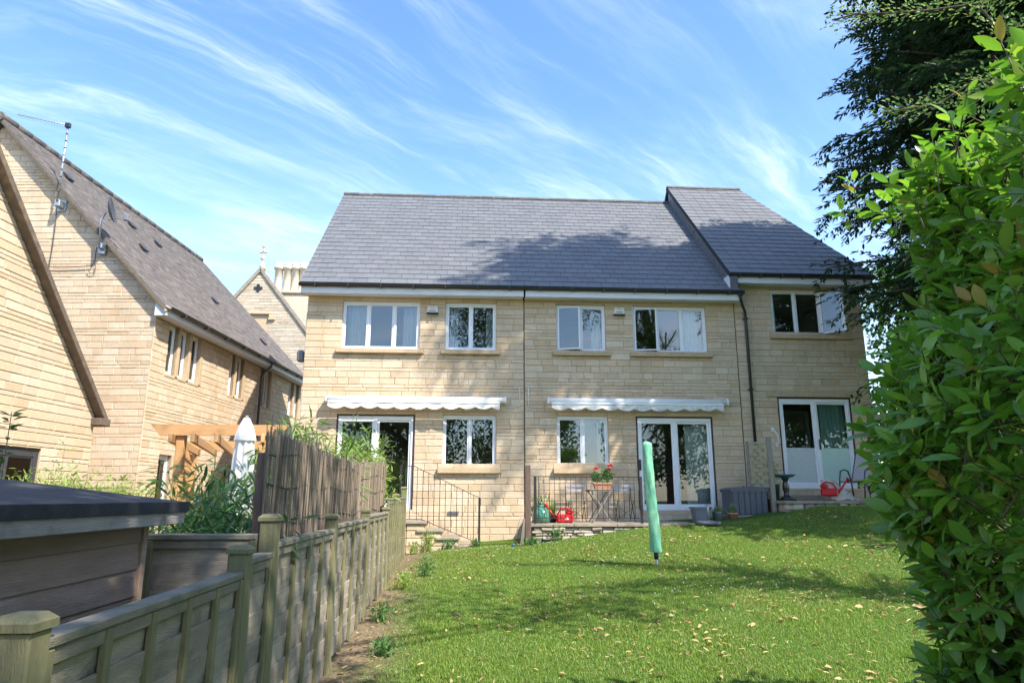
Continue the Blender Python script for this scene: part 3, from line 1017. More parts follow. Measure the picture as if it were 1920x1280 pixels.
def terrace_house(label, x0, x1, zb, zt, ops, ez, rz_, roof_x, seed, floors, left_end=True, right_end=True, rxr=None):
    h = thing('terraced_house', label, 'house', ((x0 + x1) / 2, 15.5, zb), 0, 'terraced houses in the row')
    ox, oy, oz = h.location
    inv = Matrix.Translation((-ox, -oy, -oz))
    W = x1 - x0
    wall = MB()
    rel = [(a - x0, b - x0, c, d) for a, b, c, d in ops]
    backing(wall, (x0, 15.522, 0), 0, W, zb, zt, rel, .25)
    wall.box(x0 + .001, x0 + .25, 15.772, 23.4, zb, zt - .002).box(x1 - .25, x1 - .001, 15.772, 23.4, zb, zt - .002).box(x0 + .002, x1 - .002, 23.4, 23.65, zb, zt - .002)
    if left_end:
        wall.add([(x0, 15.77, zt), (x0, RY, rz_ - .12), (x0, 23.4, zt), (x0 + .24, 15.77, zt), (x0 + .24, RY, rz_ - .12), (x0 + .24, 23.4, zt)],
                 [(0, 1, 2), (5, 4, 3), (0, 3, 4, 1), (1, 4, 5, 2), (0, 2, 5, 3)])
    o = wall.build('wall', MORTAR, None)
    o.parent = h; o.matrix_parent_inverse = inv
    return h, inv


def adopt(h):
    """children built in world coordinates: cancel the parent's own offset"""
    inv = Matrix.Translation(h.location).inverted() if h.rotation_euler[2] == 0 else (Matrix.Translation(h.location) @ Matrix.Rotation(h.rotation_euler[2], 4, 'Z')).inverted()
    for c in h.children:
        c.matrix_parent_inverse = inv


# openings (x0, x1, z0, z1)
W1, W2 = (-2.93, -1.15, 4.92, 6.06), (-0.55, 0.63, 4.92, 6.06)
D1, LW1 = (-2.93, -1.19, 1.34, 3.42), (-0.56, 0.64, 2.24, 3.42)
W3, W4 = (2.05, 3.22, 4.92, 6.06), (3.88, 5.66, 4.92, 6.06)
LW2, D2 = (2.03, 3.21, 2.24, 3.42), (3.86, 5.66, 1.32, 3.42)
W5, D3 = (7.30, 9.14, 5.40, 6.54), (7.25, 9.03, 1.80, 3.90)


def make_house(label, x0, x1, zb, zt, ops, ez, rz_, roofx, seed, floors, left_end):
    h, inv = terrace_house(label, x0, x1, zb, zt, ops, ez, rz_, roofx, seed, floors, left_end)
    rel = [(a - x0, b - x0, c, d) for a, b, c, d in ops]
    # sills and lintels take part of the masonry
    rel2 = [(a - (.1 if d - c < 1.5 else 0), b + (.1 if d - c < 1.5 else 0), c - (.10 if d - c < 1.5 else 0), c) for a, b, c, d in rel if d - c < 1.5]
    lay_wall(h, (x0, 15.522, 0), 0, x1 - x0, zb, zt, rel + rel2, seed)
    roof, pit = slate_roof(h, *roofx, ez, rz_, seed)
    # eaves
    f = MB().bbox(roofx[0] + .02, roofx[1] - .02, 15.185, 15.21, ez - .22, ez - .055, .004)
    f.build('fascia', FASCIA, h)
    MB().box(roofx[0] + .022, roofx[1] - .022, 15.21, 15.53, ez - .20, ez - .185).build('soffit', FASCIA, h)
    gutter(h, roofx[0] - .02, roofx[1] + .02, 15.125, ez - .015)
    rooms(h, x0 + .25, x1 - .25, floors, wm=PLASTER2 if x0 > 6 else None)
    return h


H1 = make_house('stone house with a white awning above garden steps and two closed upper windows', -3.74, 1.275, 0.35, 6.165, [W1, W2, D1, LW1],
                6.365, 10.62, (-3.86, 1.275, 1.275), 21, [(1.34, 3.85), (4.1, 6.12)], True)
H2 = make_house('stone house with a white awning above the railed terrace and two open upper windows', 1.297, 6.36, 0.45, 6.165, [W3, W4, LW2, D2],
                6.365, 10.62, (1.277, 6.47, 6.47), 22, [(1.32, 3.85), (4.1, 6.12)], False)
H3 = make_house('taller end house with a turquoise curtain in its glazed door behind the conifer', 6.38, 9.55, 0.9, 6.605, [W5, D3],
                6.805, 11.14, (6.17, 9.75, 8.5), 23, [(1.80, 4.3), (4.55, 6.56)], True)

# --- windows of the houses
OO = (0, 15.50, 0)
window(H1, OO, 0, *W1, (1, 1.08, 1))
window(H1, OO, 0, *W2, (1, 1))
window(H1, OO, 0, *LW1, (1, 1), sillh=.12)
window(H2, OO, 0, *W3, (1, 1), {0: ('l', radians(14))})
window(H2, OO, 0, *W4, (1, 1.08, 1), {0: ('l', radians(10))})
window(H2, OO, 0, *LW2, (1, 1), sillh=.12)
window(H3, OO, 0, *W5, (1, 1.08, 1), {2: ('l', radians(48))})


def slider(h, op, handle_at, label=None, panels=False):
    x0, x1, z0, z1 = op
    W, H = x1 - x0, z1 - z0
    b = MB()   # brown timber surround
    b.bbox(-.002, .035, -.005, .10, 0, H, .004).bbox(W - .035, W + .002, -.005, .10, 0, H, .004).bbox(.035, W - .035, -.004, .10, H - .035, H, .004)
    d = b.build('patio_door', BROWNTRIM, h, (x0, 15.52, z0))
    f = MB()
    f.bbox(.036, .085, .01, .085, 0, H - .036, .004).bbox(W - .085, W - .036, .01, .085, 0, H - .036, .004)
    f.bbox(.085, W - .085, .011, .084, 0, .075, .004).bbox(.085, W - .085, .011, .084, H - .115, H - .036, .004)
    f.bbox(W / 2 - .035, W / 2 + .035, .0, .05, .075, H - .115, .004)
    f.build('frame', UPVC, d)
    for a, c, y in ((.085, W / 2 - .035, .03), (W / 2 + .035, W - .085, .055)):
        s_ = MB()
        s_.bbox(a, a + .045, y - .015, y + .018, .075, H - .115, .003).bbox(c - .045, c, y - .015, y + .018, .075, H - .115, .003)
        s_.bbox(a + .045, c - .045, y - .014, y + .017, .075, .13, .003).bbox(a + .045, c - .045, y - .014, y + .017, H - .165, H - .115, .003)
        s_.build('sash', UPVC, d)
        g = MB()
        zlo = .13
        if panels:
            zlo = .92
            MB().box(a + .045, c - .045, y - .004, y + .004, .13, zlo).build('lower_panel', FROST if a > .5 else CURT, d)
        g.box(a + .045, c - .045, y - .002, y + .002, zlo, H - .165).build('pane', GLASSD, d)
    hx = handle_at
    MB().bbox(hx - .02, hx + .02, -.025, .0, .88, 1.12, .006).bbox(hx - .012, hx + .012, -.05, -.025, .92, 1.08, .005).build('handle', BLACKPL, d)
    return d


slider(H1, D1, .06)
slider(H2, D2, .06)
slider(H3, D3, .93, panels=True)
MB().bbox(D3[0] - .25, D3[1] + .2, 15.478, 15.53, D3[3] + .003, D3[3] + .16, .006).build('lintel', SILLST, H3)
MB().box(1.281, 1.291, 15.508, 15.53, .5, 6.16).build('movement_joint', mat('joint_sealant', (.2, .15, .1), .8), H1)
# cheek between the stepped roofs, hung with small slates
pit3 = atan2(11.14 - 6.805, RY - EY)
ck = MB()
ck.add([(6.20, EY + .02, 6.80), (6.20, RY, 11.12), (6.20, RY, 10.56), (6.20, EY + .02, 6.30), (6.36, EY + .02, 6.80), (6.36, RY, 11.12), (6.36, RY, 10.56), (6.36, EY + .02, 6.30)],
       [(0, 1, 2, 3), (7, 6, 5, 4), (0, 4, 5, 1), (3, 2, 6, 7), (0, 3, 7, 4), (1, 5, 6, 2)])
cheek = ck.build('roof_cheek', LEAD, H3)
csm = MB().box(-.006, 0, 0, .17, 0, .26).mesh('cheek_slate'); csm.materials.append(SLATE)
for i in range(34):
    t = i / 34
    for j in range(2):
        o = bpy.data.objects.new('slate', csm)
        link(o, cheek, (6.197 - .004 * (1 - j) - .002 * (i % 2), EY + .03 + (RY - EY - .15) * t + .0, 6.33 + 4.25 * t + j * .20 - .02))
        o.rotation_euler = (0, 0.02, 0)
MB().box(6.165, 6.19, 15.18, 15.52, 6.36, 6.78).build('fascia_return', FASCIA, H3)
# downpipe with hopper bend
dp = MB().tube([(6.40, 15.14, 6.30), (6.40, 15.15, 6.18), (6.50, 15.30, 6.05), (6.60, 15.43, 5.95), (6.61, 15.44, 5.8), (6.61, 15.44, 1.5)], .034, 10)
dpo = dp.build('downpipe', BLACKPL, H2)
for z in (5.75, 4.05, 2.4):
    MB().bbox(6.56, 6.66, 15.40, 15.52, z, z + .035, .004).build('pipe_clip', BLACKPL, dpo)
MB().tube([(6.40, 15.14, 6.36), (6.40, 15.14, 6.24)], .05, 10).build('outlet', BLACKPL, dpo)
for h in (H1, H2, H3):
    adopt(h)

# ================================================================ NEIGHBOURING HOUSE (gable towards the camera)
LA = radians(5.2)                         # its side wall runs 5.2 degrees clockwise of the row's depth
LC = at_y(280, 700, 15.4)                 # front corner
nh = thing('gabled_house', 'stone house with brown tiled roof, aerial and dish on its gable', 'house', (LC.x, 15.4, 0.3), -LA)
# local frame: x to the right along the gable (gable spans -8.6..0), y back along the side wall, z up from 0.3
GH, ZE, ZR, LEN = 4.30, 5.62, 10.12, 10.1          # half span, wall top, apex, length (local z)
pitL = atan2(ZR - ZE, GH)


def rakeL(z):
    if z <= ZE:
        return (0.0, 2 * GH)
    k = (z - ZE) / (ZR - ZE) * GH
    return (k, 2 * GH - k)


sideops = []                                # u along y
# window positions along the side wall from the photograph's columns
def side_u(px, py):
    n = Vector((cos(LA), -sin(LA), 0)); d = pray(px, py)
    p = EYE + d * ((Vector((LC.x, 15.4, 0)) - EYE).dot(n) / d.dot(n))
    return (p - Vector((LC.x, 15.4, 0))).dot(Vector((sin(LA), cos(LA), 0))), p.z - 0.3


cols_ = [(317, 338), (341, 358), (362, 379), (436, 446), (450, 462), (492, 501), (504, 514), (549, 557), (560, 565)]
SW = []
for a, b in cols_:
    u0, u1 = side_u(a, 640)[0], side_u(b, 640)[0]
    SW.append((u0, max(u1, u0 + .42), 4.10, 5.28))
for i in range(len(SW) - 1):               # keep stone mullions between neighbours
    if SW[i][1] > SW[i + 1][0] - .14:
        SW[i] = (SW[i][0], SW[i + 1][0] - .16, *SW[i][2:])
LWs = [(side_u(300, 850)[0], side_u(300, 850)[0] + .55, 1.05, 2.25), (side_u(423, 860)[0], side_u(423, 860)[0] + .5, 1.0, 2.15)]
SIDE = [o for o in SW + LWs if o[1] < LEN - .2]
bk = MB()
bk.poly([(-2 * GH, 0), (-.022, 0), (-.022, ZE + .02), (-GH, ZR), (-2 * GH, ZE)], 0.022, 0.25)
backing(bk, (-.022, 0.25, 0), pi / 2, LEN - .25, 0, ZE, [(a - .25, b - .25, c, d) for a, b, c, d in SIDE], .25)
bk.box(-2 * GH, -2 * GH + .25, .25, LEN, 0, ZE).box(-2 * GH + .25, -.28, LEN - .25, LEN, 0, ZE)
bk.build('wall', MORTAR, nh)
lay_wall(nh, (-2 * GH, 0.022, 0), 0, 2 * GH, 1.5, ZR, [], 31, rakeL, n_ind=300, stuffname='small_gable_blocks')
SIDE2 = [(a, b, c, d) for a, b, c, d in SIDE]
lay_wall(nh, (-.022, 0, 0), pi / 2, LEN, 0.6, ZE, SIDE2, 32, n_ind=260, stuffname='small_side_blocks')
for (a, b, c, d) in SIDE:
    w = window(nh, (0, 0, 0), pi / 2, a, b, c, d, (1,), rec=.10, fw_=.05, over=.03, sillh=.07, sproj=-.02)
    MB().bbox(b - a + .0, b - a + .12, -.115, .02, -.02, d - c + .02, .006).build('stone_mullion', SILLST, w)
# rooms: dark floor behind the side windows
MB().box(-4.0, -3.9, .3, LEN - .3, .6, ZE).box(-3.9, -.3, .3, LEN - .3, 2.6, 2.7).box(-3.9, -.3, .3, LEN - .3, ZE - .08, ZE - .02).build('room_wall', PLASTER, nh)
# roof: deck and small tiles
rf = MB()
ov = 0.16
for sgn in (1, -1):
    cx = -GH
    e_x = cx + sgn * (GH + .30)
    e_z = ZE - .30 * tan(pitL) + .14
    A = [(e_x, -ov, e_z), (e_x, LEN + ov, e_z), (cx, LEN + ov, ZR + .14), (cx, -ov, ZR + .14)]
    B = [(x - sgn * sin(pitL) * .09, y, z - cos(pitL) * .09) for x, y, z in A]
    rf.add(A + B, [(0, 1, 2, 3), (7, 6, 5, 4), (0, 4, 5, 1), (1, 5, 6, 2), (3, 7, 4, 0)])
nroof = rf.build('roof', TILE, nh)
nroof['label'] = 'brown tiled roof'
e_x, e_z = -GH + GH + .30, ZE - .30 * tan(pitL) + .14
SLn = hypot(GH + .30, (GH + .30) * tan(pitL))
g_, w_ = 0.115, 0.21
nr, nc = int(SLn / g_), int((LEN + 2 * ov) / w_) + 1
ts, tf = [], []
for r in range(nr + 1):
    s0 = r * g_
    for c in range(nc):
        y0 = -ov + c * w_ - (w_ / 2 if r % 2 else 0)
        y1 = min(y0 + w_ - .006, LEN + ov)
        y0 = max(y0, -ov)
        if y1 - y0 < .03:
            continue
        lift = .013 + random.uniform(0, .005)
        s1 = min(s0 + g_ * 1.15, SLn)
        def pt(s, y, h):
            return (e_x - cos(pitL) * s + sin(pitL) * h, y, e_z + sin(pitL) * s + cos(pitL) * h)
        b = len(ts)
        ts += [pt(s0, y0, lift), pt(s0, y1, lift), pt(s1, y1, .004), pt(s1, y0, .004), pt(s0, y0, 0), pt(s0, y1, 0)]
        tf += [(b, b + 1, b + 2, b + 3), (b + 4, b + 5, b + 1, b), (b + 4, b, b + 3, b + 3), (b + 1, b + 5, b + 2, b + 2)]
tl = MB()
tl.v = ts; tl.f = [f if f[2] != f[3] else f[:3] for f in tf]; tl.sm = [False] * len(tf)
o = tl.build('roof_tiles', TILE, nroof, fix=False); o['kind'] = 'stuff'
rt = MB().tube([(-GH, -.20, ZR + .10), (-GH, .30, ZR + .10)], .11, 10).mesh('ridge_tile'); rt.materials.append(RIDGE)
for i in range(21):
    link(bpy.data.objects.new('ridge_tile', rt), nroof, (0, i * .49, 0.04))
# dark vent tiles
for (u, s) in ((.9, 5.1), (2.3, 3.2), (4.6, 4.6), (5.6, 2.5), (7.6, 1.3), (3.3, 4.7)):
    M = Matrix.Translation((e_x - cos(pitL) * s + .02, u, e_z + sin(pitL) * s + .03)) @ Matrix.Rotation(pitL, 4, 'Y')
    MB().bbox(-.13, .13, -.10, .10, 0, .05, .01, M).build('vent_tile', BLACKPL, nroof)
# verge, bargeboard, fascia, gutter
vg = MB()
for sgn in (1, -1):
    p0 = (-GH + sgn * (GH + .30), -ov + .05, ZE - .30 * tan(pitL) + .05); p1 = (-GH, -ov + .05, ZR + .05)
    vg.beam(p0, p1, .10, .055)
vg.build('verge', mat('lichened_mortar', (0.42, 0.33, 0.17), .9, .25, 14, .4, 40), nh)
MB().poly([(.02, ZE - .34), (.30, ZE - .34), (.30, ZE - .14), (.02, ZE + .04)], -.12, 0.02).build('eave_box', FASCIA, nh)
MB().bbox(.26, .30, .02, LEN + .1, ZE - .34, ZE - .17, .004).box(.022, .26, .021, LEN + .1, ZE - .335, ZE - .32).build('fascia', FASCIA, nh)
gt = MB()
n8 = 8
V_, F = [], []
for Y in (-.14, LEN + .15):
    for k in range(n8 + 1):
        a = pi + pi * k / n8
        V_.append((.365 + .06 * cos(a), Y, ZE - .155 + .06 * sin(a)))
for k in range(n8):
    F.append((k, k + 1, n8 + 1 + k + 1, n8 + 1 + k))
gt.add(V_, F, True)
go_ = gt.build('gutter', GREYPIPE, nh)
for i in range(9):
    y = .5 + i * 1.15
    MB().bbox(.30, .43, y, y + .03, ZE - .235, ZE - .15, .004).build('bracket', GREYPIPE, go_)
uy = side_u(487, 700)[0]
MB().tube([(.365, uy, ZE - .2), (.36, uy, ZE - .32), (.10, uy, ZE - .55), (.06, uy, ZE - .65), (.06, uy, .5)], .036, 10).build('downpipe', GREYPIPE, nh)

# aerial on the gable
def lg(px, py, off=0.0):
    """pixel -> local coordinates on the gable plane, off metres in front of it"""
    g = Vector((sin(LA), cos(LA), 0)); d = pray(px, py)
    o = Vector((LC.x, 15.4, 0)) - g * off
    p = EYE + d * ((o - EYE).dot(g) / d.dot(g))
    r = p - Vector((LC.x, 15.4, .3))
    return Vector((r.dot(Vector((cos(LA), -sin(LA), 0))), r.dot(g), r.z))


def nloc(p):
    """neighbour-local -> world"""
    return Vector((LC.x, 15.4, .3)) + Vector((cos(LA), -sin(LA), 0)) * p[0] + Vector((sin(LA), cos(LA), 0)) * p[1] + Vector((0, 0, p[2]))


b0, t0 = nloc(lg(107, 378, .22)), nloc(lg(128, 236, .22))
ae = thing('tv_aerial', 'long white television aerial on a striped mast at the gable', 'aerial', b0)
tp = t0 - b0
MB().tube([(0, 0, 0), tp], .022, 10).build('mast', GALV, ae)
band = MB()
for i in range(9):
    q = tp * (.12 + i * .095)
    band.tube([q, q + tp.normalized() * .035], .0245, 10)
band.build('tape_bands', BLACKPL, ae)
e0, e1 = tp + Vector((.04, 0, 0)), nloc(lg(33, 215, .22)) - b0
MB().tube([e0, e1], .012, 6).build('boom', GALV, ae)
el = MB()
for i in range(17):
    q = e0.lerp(e1, .12 + i * .052)
    el.tube([q - Vector((0, .02, .10 - .003 * i)), q + Vector((0, .02, .10 - .003 * i))], .004, 4)
el.build('elements', GALV, ae)
MB().bbox(-.06, .06, -.05, .03, -.06, .06, .01, Matrix.Translation(tp)).build('clamp', BLACKPL, ae)
MB().bbox(-.06, .06, .0, .21, -.10, .06, .01).bbox(-.1, .1, .19, .215, -.16, .12, .005).build('bracket', GALV, ae)

d0, d1 = nloc(lg(187, 455, .20)), nloc(lg(190, 402, .25))
ds = thing('satellite_dish', 'dark grey satellite dish on a bracket below the roof verge', 'dish', d0)
q1 = d1 - d0
MB().tube([(0, 0, -.1), q1 * .8, q1 + Vector((.1, 0, .05))], .022, 8).bbox(-.08, .08, .12, .18, -.22, .06, .005).bbox(-.05, .05, 0, .14, -.12, -.02, .01).build('bracket', GALV, ds)
dm = MB()
prof = [(.001, -.05), (.12, -.04), (.22, -.012), (.30, .03), (.31, .035), (.30, .02), (.21, -.025), (.1, -.055), (.001, -.065)]
dm.lathe(prof, 24)
dd = dm.build('reflector', DISH, ds, q1 + Vector((.22, -.02, .10)))
dd.rotation_euler = (radians(8), radians(78), radians(24))
arm_end = q1 + Vector((.62, -.12, -.10))
MB().tube([q1 + Vector((.16, 0, -.14)), arm_end], .012, 6).build('feed_arm', GALV, ds)
MB().bbox(-.05, .05, -.04, .04, -.09, .06, .012, Matrix.Translation(arm_end)).build('receiver', MIDGREY, ds)
def cabl(pts):
    return [nloc(lg(x, y, .035)) - Vector((LC.x, 15.4, .3)) for x, y in pts]
cb = MB().tube(cabl([(107, 385), (104, 420), (99, 460), (92, 500), (88, 545)]), .009, 5)
cb.tube(cabl([(68, 499), (110, 501), (150, 500), (172, 498), (178, 488), (180, 470), (184, 455)]), .010, 5)
cb.tube(cabl([(165, 506), (170, 513), (178, 510), (179, 495)]), .008, 5)
cbo = cb.build('cables', BLACKCABLE, None, (LC.x, 15.4, .3))
tag(cbo, 'thin dark aerial cables clipped across the neighbouring stone gable', 'cable')

# ================================================================ NEAR WING AT THE FRAME EDGE (wall faces right)
wu = Vector((sin(LA), cos(LA), 0))
wc_ = at_y(177, 800, 13.9)
wing = thing('gabled_wing', 'near stone gable with a dark sloping coping and a grey window', 'house', (wc_.x, wc_.y, 0.3), -LA)
# local: y along the wall (0 at far corner, negative towards the camera), wall face at x = 0 facing +x
def wg(px, py):
    n = Vector((cos(LA), -sin(LA), 0)); d = pray(px, py)
    p = EYE + d * ((Vector((wc_.x, wc_.y, 0)) - EYE).dot(n) / d.dot(n))
    return (p - Vector((wc_.x, wc_.y, 0))).dot(wu), p.z - .3
k0, k1 = wg(183, 787), wg(0, 338)
slope = (k1[1] - k0[1]) / (k1[0] - k0[0])
WL = 9.0
ztop = lambda y: k0[1] + slope * (y - k0[0])
ymid = -4.6
wz_apex = ztop(ymid)
wo0, wo1 = wg(78, 850), wg(0, 850)
wop = (WL + wo1[0] - .5, WL + wo0[0], 0.9, wg(40, 838)[1])
def rakeW(z):
    if z <= k0[1]:
        return (0.2, WL)
    yy = k0[0] + (z - k0[1]) / slope
    return (max(0.2, 2 * (WL + ymid) - (WL + yy)), WL + yy)
bk = MB()
backing(bk, (-.022, -WL, 0), pi / 2, WL, 0, k0[1], [wop], .25)
M90 = Matrix.Translation((-.022, 0, 0)) @ Matrix.Rotation(pi / 2, 4, 'Z')
bk.poly([(0, k0[1]), (ymid, wz_apex), (2 * ymid, k0[1])], 0, .25, M90)
bk.box(-5, -.022, -.25, 0, 0, k0[1])
bk.build('wall', MORTAR, wing)
lay_wall(wing, (-.022, -WL, 0), pi / 2, WL, .7, wz_apex, [wop], 41, rakeW, n_ind=200, lens=(.34, .72), gap=.012, stuffname='small_wing_blocks')
window(wing, (0, -WL, 0), pi / 2, *wop, (1, 1), m=mat('charcoal_window_frame', (0.05, 0.05, 0.055), .5), sill=False, rec=.05, fw_=.10, glass=GLASS)
MB().box(-1.5, -1.4, -WL + .3, -.3, .6, k0[1]).build('room_wall', PLASTER, wing)
cp = MB()
cp.beam((.02, k0[0] + .06, k0[1] - .02), (.02, ymid, wz_apex + .06), .30, .11)
cp.bbox(-.12, .19, -.12, .20, k0[1] - .12, k0[1] + .02, .01)
cp.build('coping', mat('dark_coping_stone', (0.13, 0.095, 0.07), .9, .3, 9, .5, 40, stain=((0.26, 0.19, 0.10), 5, .5, .8)), wing)
wr = MB()
A = [(-.05, k0[0], k0[1] + .0), (-6, k0[0], k0[1] + .0), (-6, ymid, wz_apex), (-.05, ymid, wz_apex)]
wr.add(A, [(0, 1, 2, 3)]).add([(x, 2 * ymid - y, z) for x, y, z in A], [(0, 1, 2, 3)])
wr.build('roof', TILE, wing)

# ================================================================ OLD HOUSE FAR BEHIND
FY = 33.0
fa = at_y(489, 508, FY)
fh = thing('victorian_house', 'old pale stone gable with cross finial and four round chimney pots', 'house', (fa.x, FY, 3))
fz = fa.z - 3
slp = 1.28
hb = MB()
hw_ = 4.2
hb.poly([(-hw_, 0), (hw_, 0), (hw_, fz - hw_ * slp), (0, fz), (-hw_, fz - hw_ * slp)], .03, .5)
hb.build('wall', MORTAR, fh)
wx0 = at_y(466, 600, FY).x - fa.x; wx1 = at_y(498, 600, FY).x - fa.x
wz0, wz1 = at_y(480, 640, FY).z - 3, at_y(480, 594, FY).z - 3
def rakeF(z):
    k = min(hw_, (fz - z) / slp)
    return (hw_ - k, hw_ + k)
lay_wall(fh, (-hw_, .03, 0), 0, 2 * hw_, 2.2, fz, [(wx0 + hw_ - .12, wx1 + hw_ + .12, wz0 - .1, wz1 + .25)], 51, rakeF, m=STONE_PALE, lens=(.3, .7), n_ind=120, gap=.014, stuffname='small_gable_blocks')
window(fh, (0, 0, 0), 0, wx0, wx1, wz0, wz1, (1, 1), m=mat('stone_window_frame', (0.62, 0.57, 0.48), .8), rec=.05, fw_=.07, sillm=STONE_PALE)
MB().box(wx0 - .1, wx1 + .1, .34, .45, wz0 - .2, wz1 + .2).build('room_wall', PLASTER, fh)
hm = MB().bbox(wx0 - .25, wx1 + .25, -.10, .04, wz1 + .12, wz1 + .24, .02).bbox(wx1 + .13, wx1 + .45, -.10, .04, wz1 - .16, wz1 - .04, .02).bbox(wx1 + .15, wx1 + .25, -.10, .04, wz1 - .04, wz1 + .12, .02)
hm.build('hood_mould', SILLST, fh)
q = MB()
cz_ = at_y(484, 540, FY).z - 3; cxx = at_y(484, 540, FY).x - fa.x
for dx, dz in ((0, 0), (.13, 0), (-.13, 0), (0, .13), (0, -.13)):
    q.tube([(cxx + dx, -.012, cz_ + dz), (cxx + dx, .05, cz_ + dz)], .085 if dx or dz else .07, 10)
q.build('quatrefoil', BLACKPL, fh)
cpf = MB()
cpf.beam((0, .18, fz + .1), (hw_ + .2, .18, fz + .1 - (hw_ + .2) * slp), .50, .17).beam((0, .18, fz + .1), (-hw_ - .2, .18, fz + .1 - (hw_ + .2) * slp), .50, .17)
cpf.build('coping', mat('lichened_coping', (0.27, 0.235, 0.19), .9, .25, 6, .4, 30), fh)
fn = MB().lathe([(.18, .1), (.13, .35), (.06, .5), (.05, .62), (.13, .7), (.05, .8), (.035, .9), (.001, .95)], 10, (0, .18, fz))
fn.bbox(-.20, .20, .14, .22, fz + 1.0, fz + 1.10, .02).bbox(-.045, .045, .14, .22, fz + .85, fz + 1.38, .02).bbox(-.1, .1, .14, .22, fz + 1.3, fz + 1.38, .02)
fn.build('finial', STONE_PALE, fh)
fr_ = MB()
A = [(0, .4, fz - .05), (hw_ + .1, .4, fz - .05 - (hw_ + .1) * slp), (hw_ + .1, 9, fz - .05 - (hw_ + .1) * slp), (0, 9, fz - .05)]
fr_.add(A, [(0, 1, 2, 3)]).add([(-x, y, z) for x, y, z in A], [(0, 1, 2, 3)])
fr_.build('roof', TILE, fh)
# chimney stack with four pots
c0, c1 = at_y(520, 548, FY + 1.5), at_y(574, 548, FY + 1.5)
sx0, sx1, sz = c0.x - fa.x - .02, c1.x - fa.x + .25, c0.z - 3
ch = MB().bbox(sx0, sx1, 1.2, 2.1, 3, sz - .15, .03).bbox(sx0 - .1, sx1 + .1, 1.1, 2.2, sz - .15, sz, .03)
cho = ch.build('chimney', STONE_PALE, fh)
ph = at_y(520, 492, FY + 1.5).z - 3 - sz
pm = MB().lathe([(.24, 0), (.215, .05), (.195, ph * .76), (.26, ph * .78), (.27, ph * .86), (.22, ph * .88), (.20, ph * .92), (.215, ph), (.15, ph), (.14, ph * .8)], 18).mesh('chimney_pot')
pm.materials.append(POT)
for i in range(4):
    pxm = (521.5, 538, 553.5, 568)[i]
    X = at_y(pxm, 520, FY + 1.5).x - fa.x
    o = link(bpy.data.objects.new('chimney_pot', pm), cho, (X, 1.6, sz))
MB().tube([(sx1 + .3, .9, sz - .6), (sx1 + .3, .9, 3)], .06, 8).build('downpipe', GREYPIPE, fh)
lamp = at_x(566, 668, -3.86)
lo = MB().bbox(-.10, .06, -.09, .09, -.13, .13, .03).build('wall_light', MIDGREY, None, lamp)
tag(lo, 'small grey light box on the end wall of the row', 'light')
MB().box(.05, .14, -.03, .03, -.03, .03).build('bracket', MIDGREY, lo)

# ================================================================ FENCE ALONG THE LAWN
FX = -1.2
fence = thing('panel_fence', 'long weathered panel fence with capped posts beside the lawn', 'fence', (FX, 2.07, 0))


def fy(px, py):
    return at_x(px, py, FX).y - 2.07


posts = [(0.0, 1.29, .0), (3.89 - 2.07, 1.35, .0), (4.42 - 2.07, 1.50, .1), (6.40 - 2.07, 1.455, .1), (8.50 - 2.07, 1.47, .1), (10.6 - 2.07, 1.46, .1), (12.0 - 2.07, 1.66, .1), (13.5 - 2.07, 1.80, .1)]
capm = MB()
capm.add([(-.060, -.060, 0), (.060, -.060, 0), (.060, .060, 0), (-.060, .060, 0), (-.060, -.060, .022), (.060, -.060, .022), (.060, .060, .022), (-.060, .060, .022),
          (-.038, -.038, .042), (.038, -.038, .042), (.038, .038, .042), (-.038, .038, .042)],
         [(3, 2, 1, 0), (0, 1, 5, 4), (1, 2, 6, 5), (2, 3, 7, 6), (3, 0, 4, 7), (4, 5, 9, 8), (5, 6, 10, 9), (6, 7, 11, 10), (7, 4, 8, 11), (8, 9, 10, 11)])
capme = capm.mesh('post_cap'); capme.materials.append(FENCE_P)


def add_post(par, x, y, zt, z0=-.2, w=.10):
    p = MB().bbox(-w / 2, w / 2, -w / 2, w / 2, z0, zt - .04, .006).build('post', FENCE_P, par, (x, y, 0))
    link(bpy.data.objects.new('post_cap', capme), p, (0, 0, zt - .04))
    return p


for y, zt, _ in posts:
    add_post(fence, 0, y, zt)
add_post(fence, 0, -1.85, 1.22)


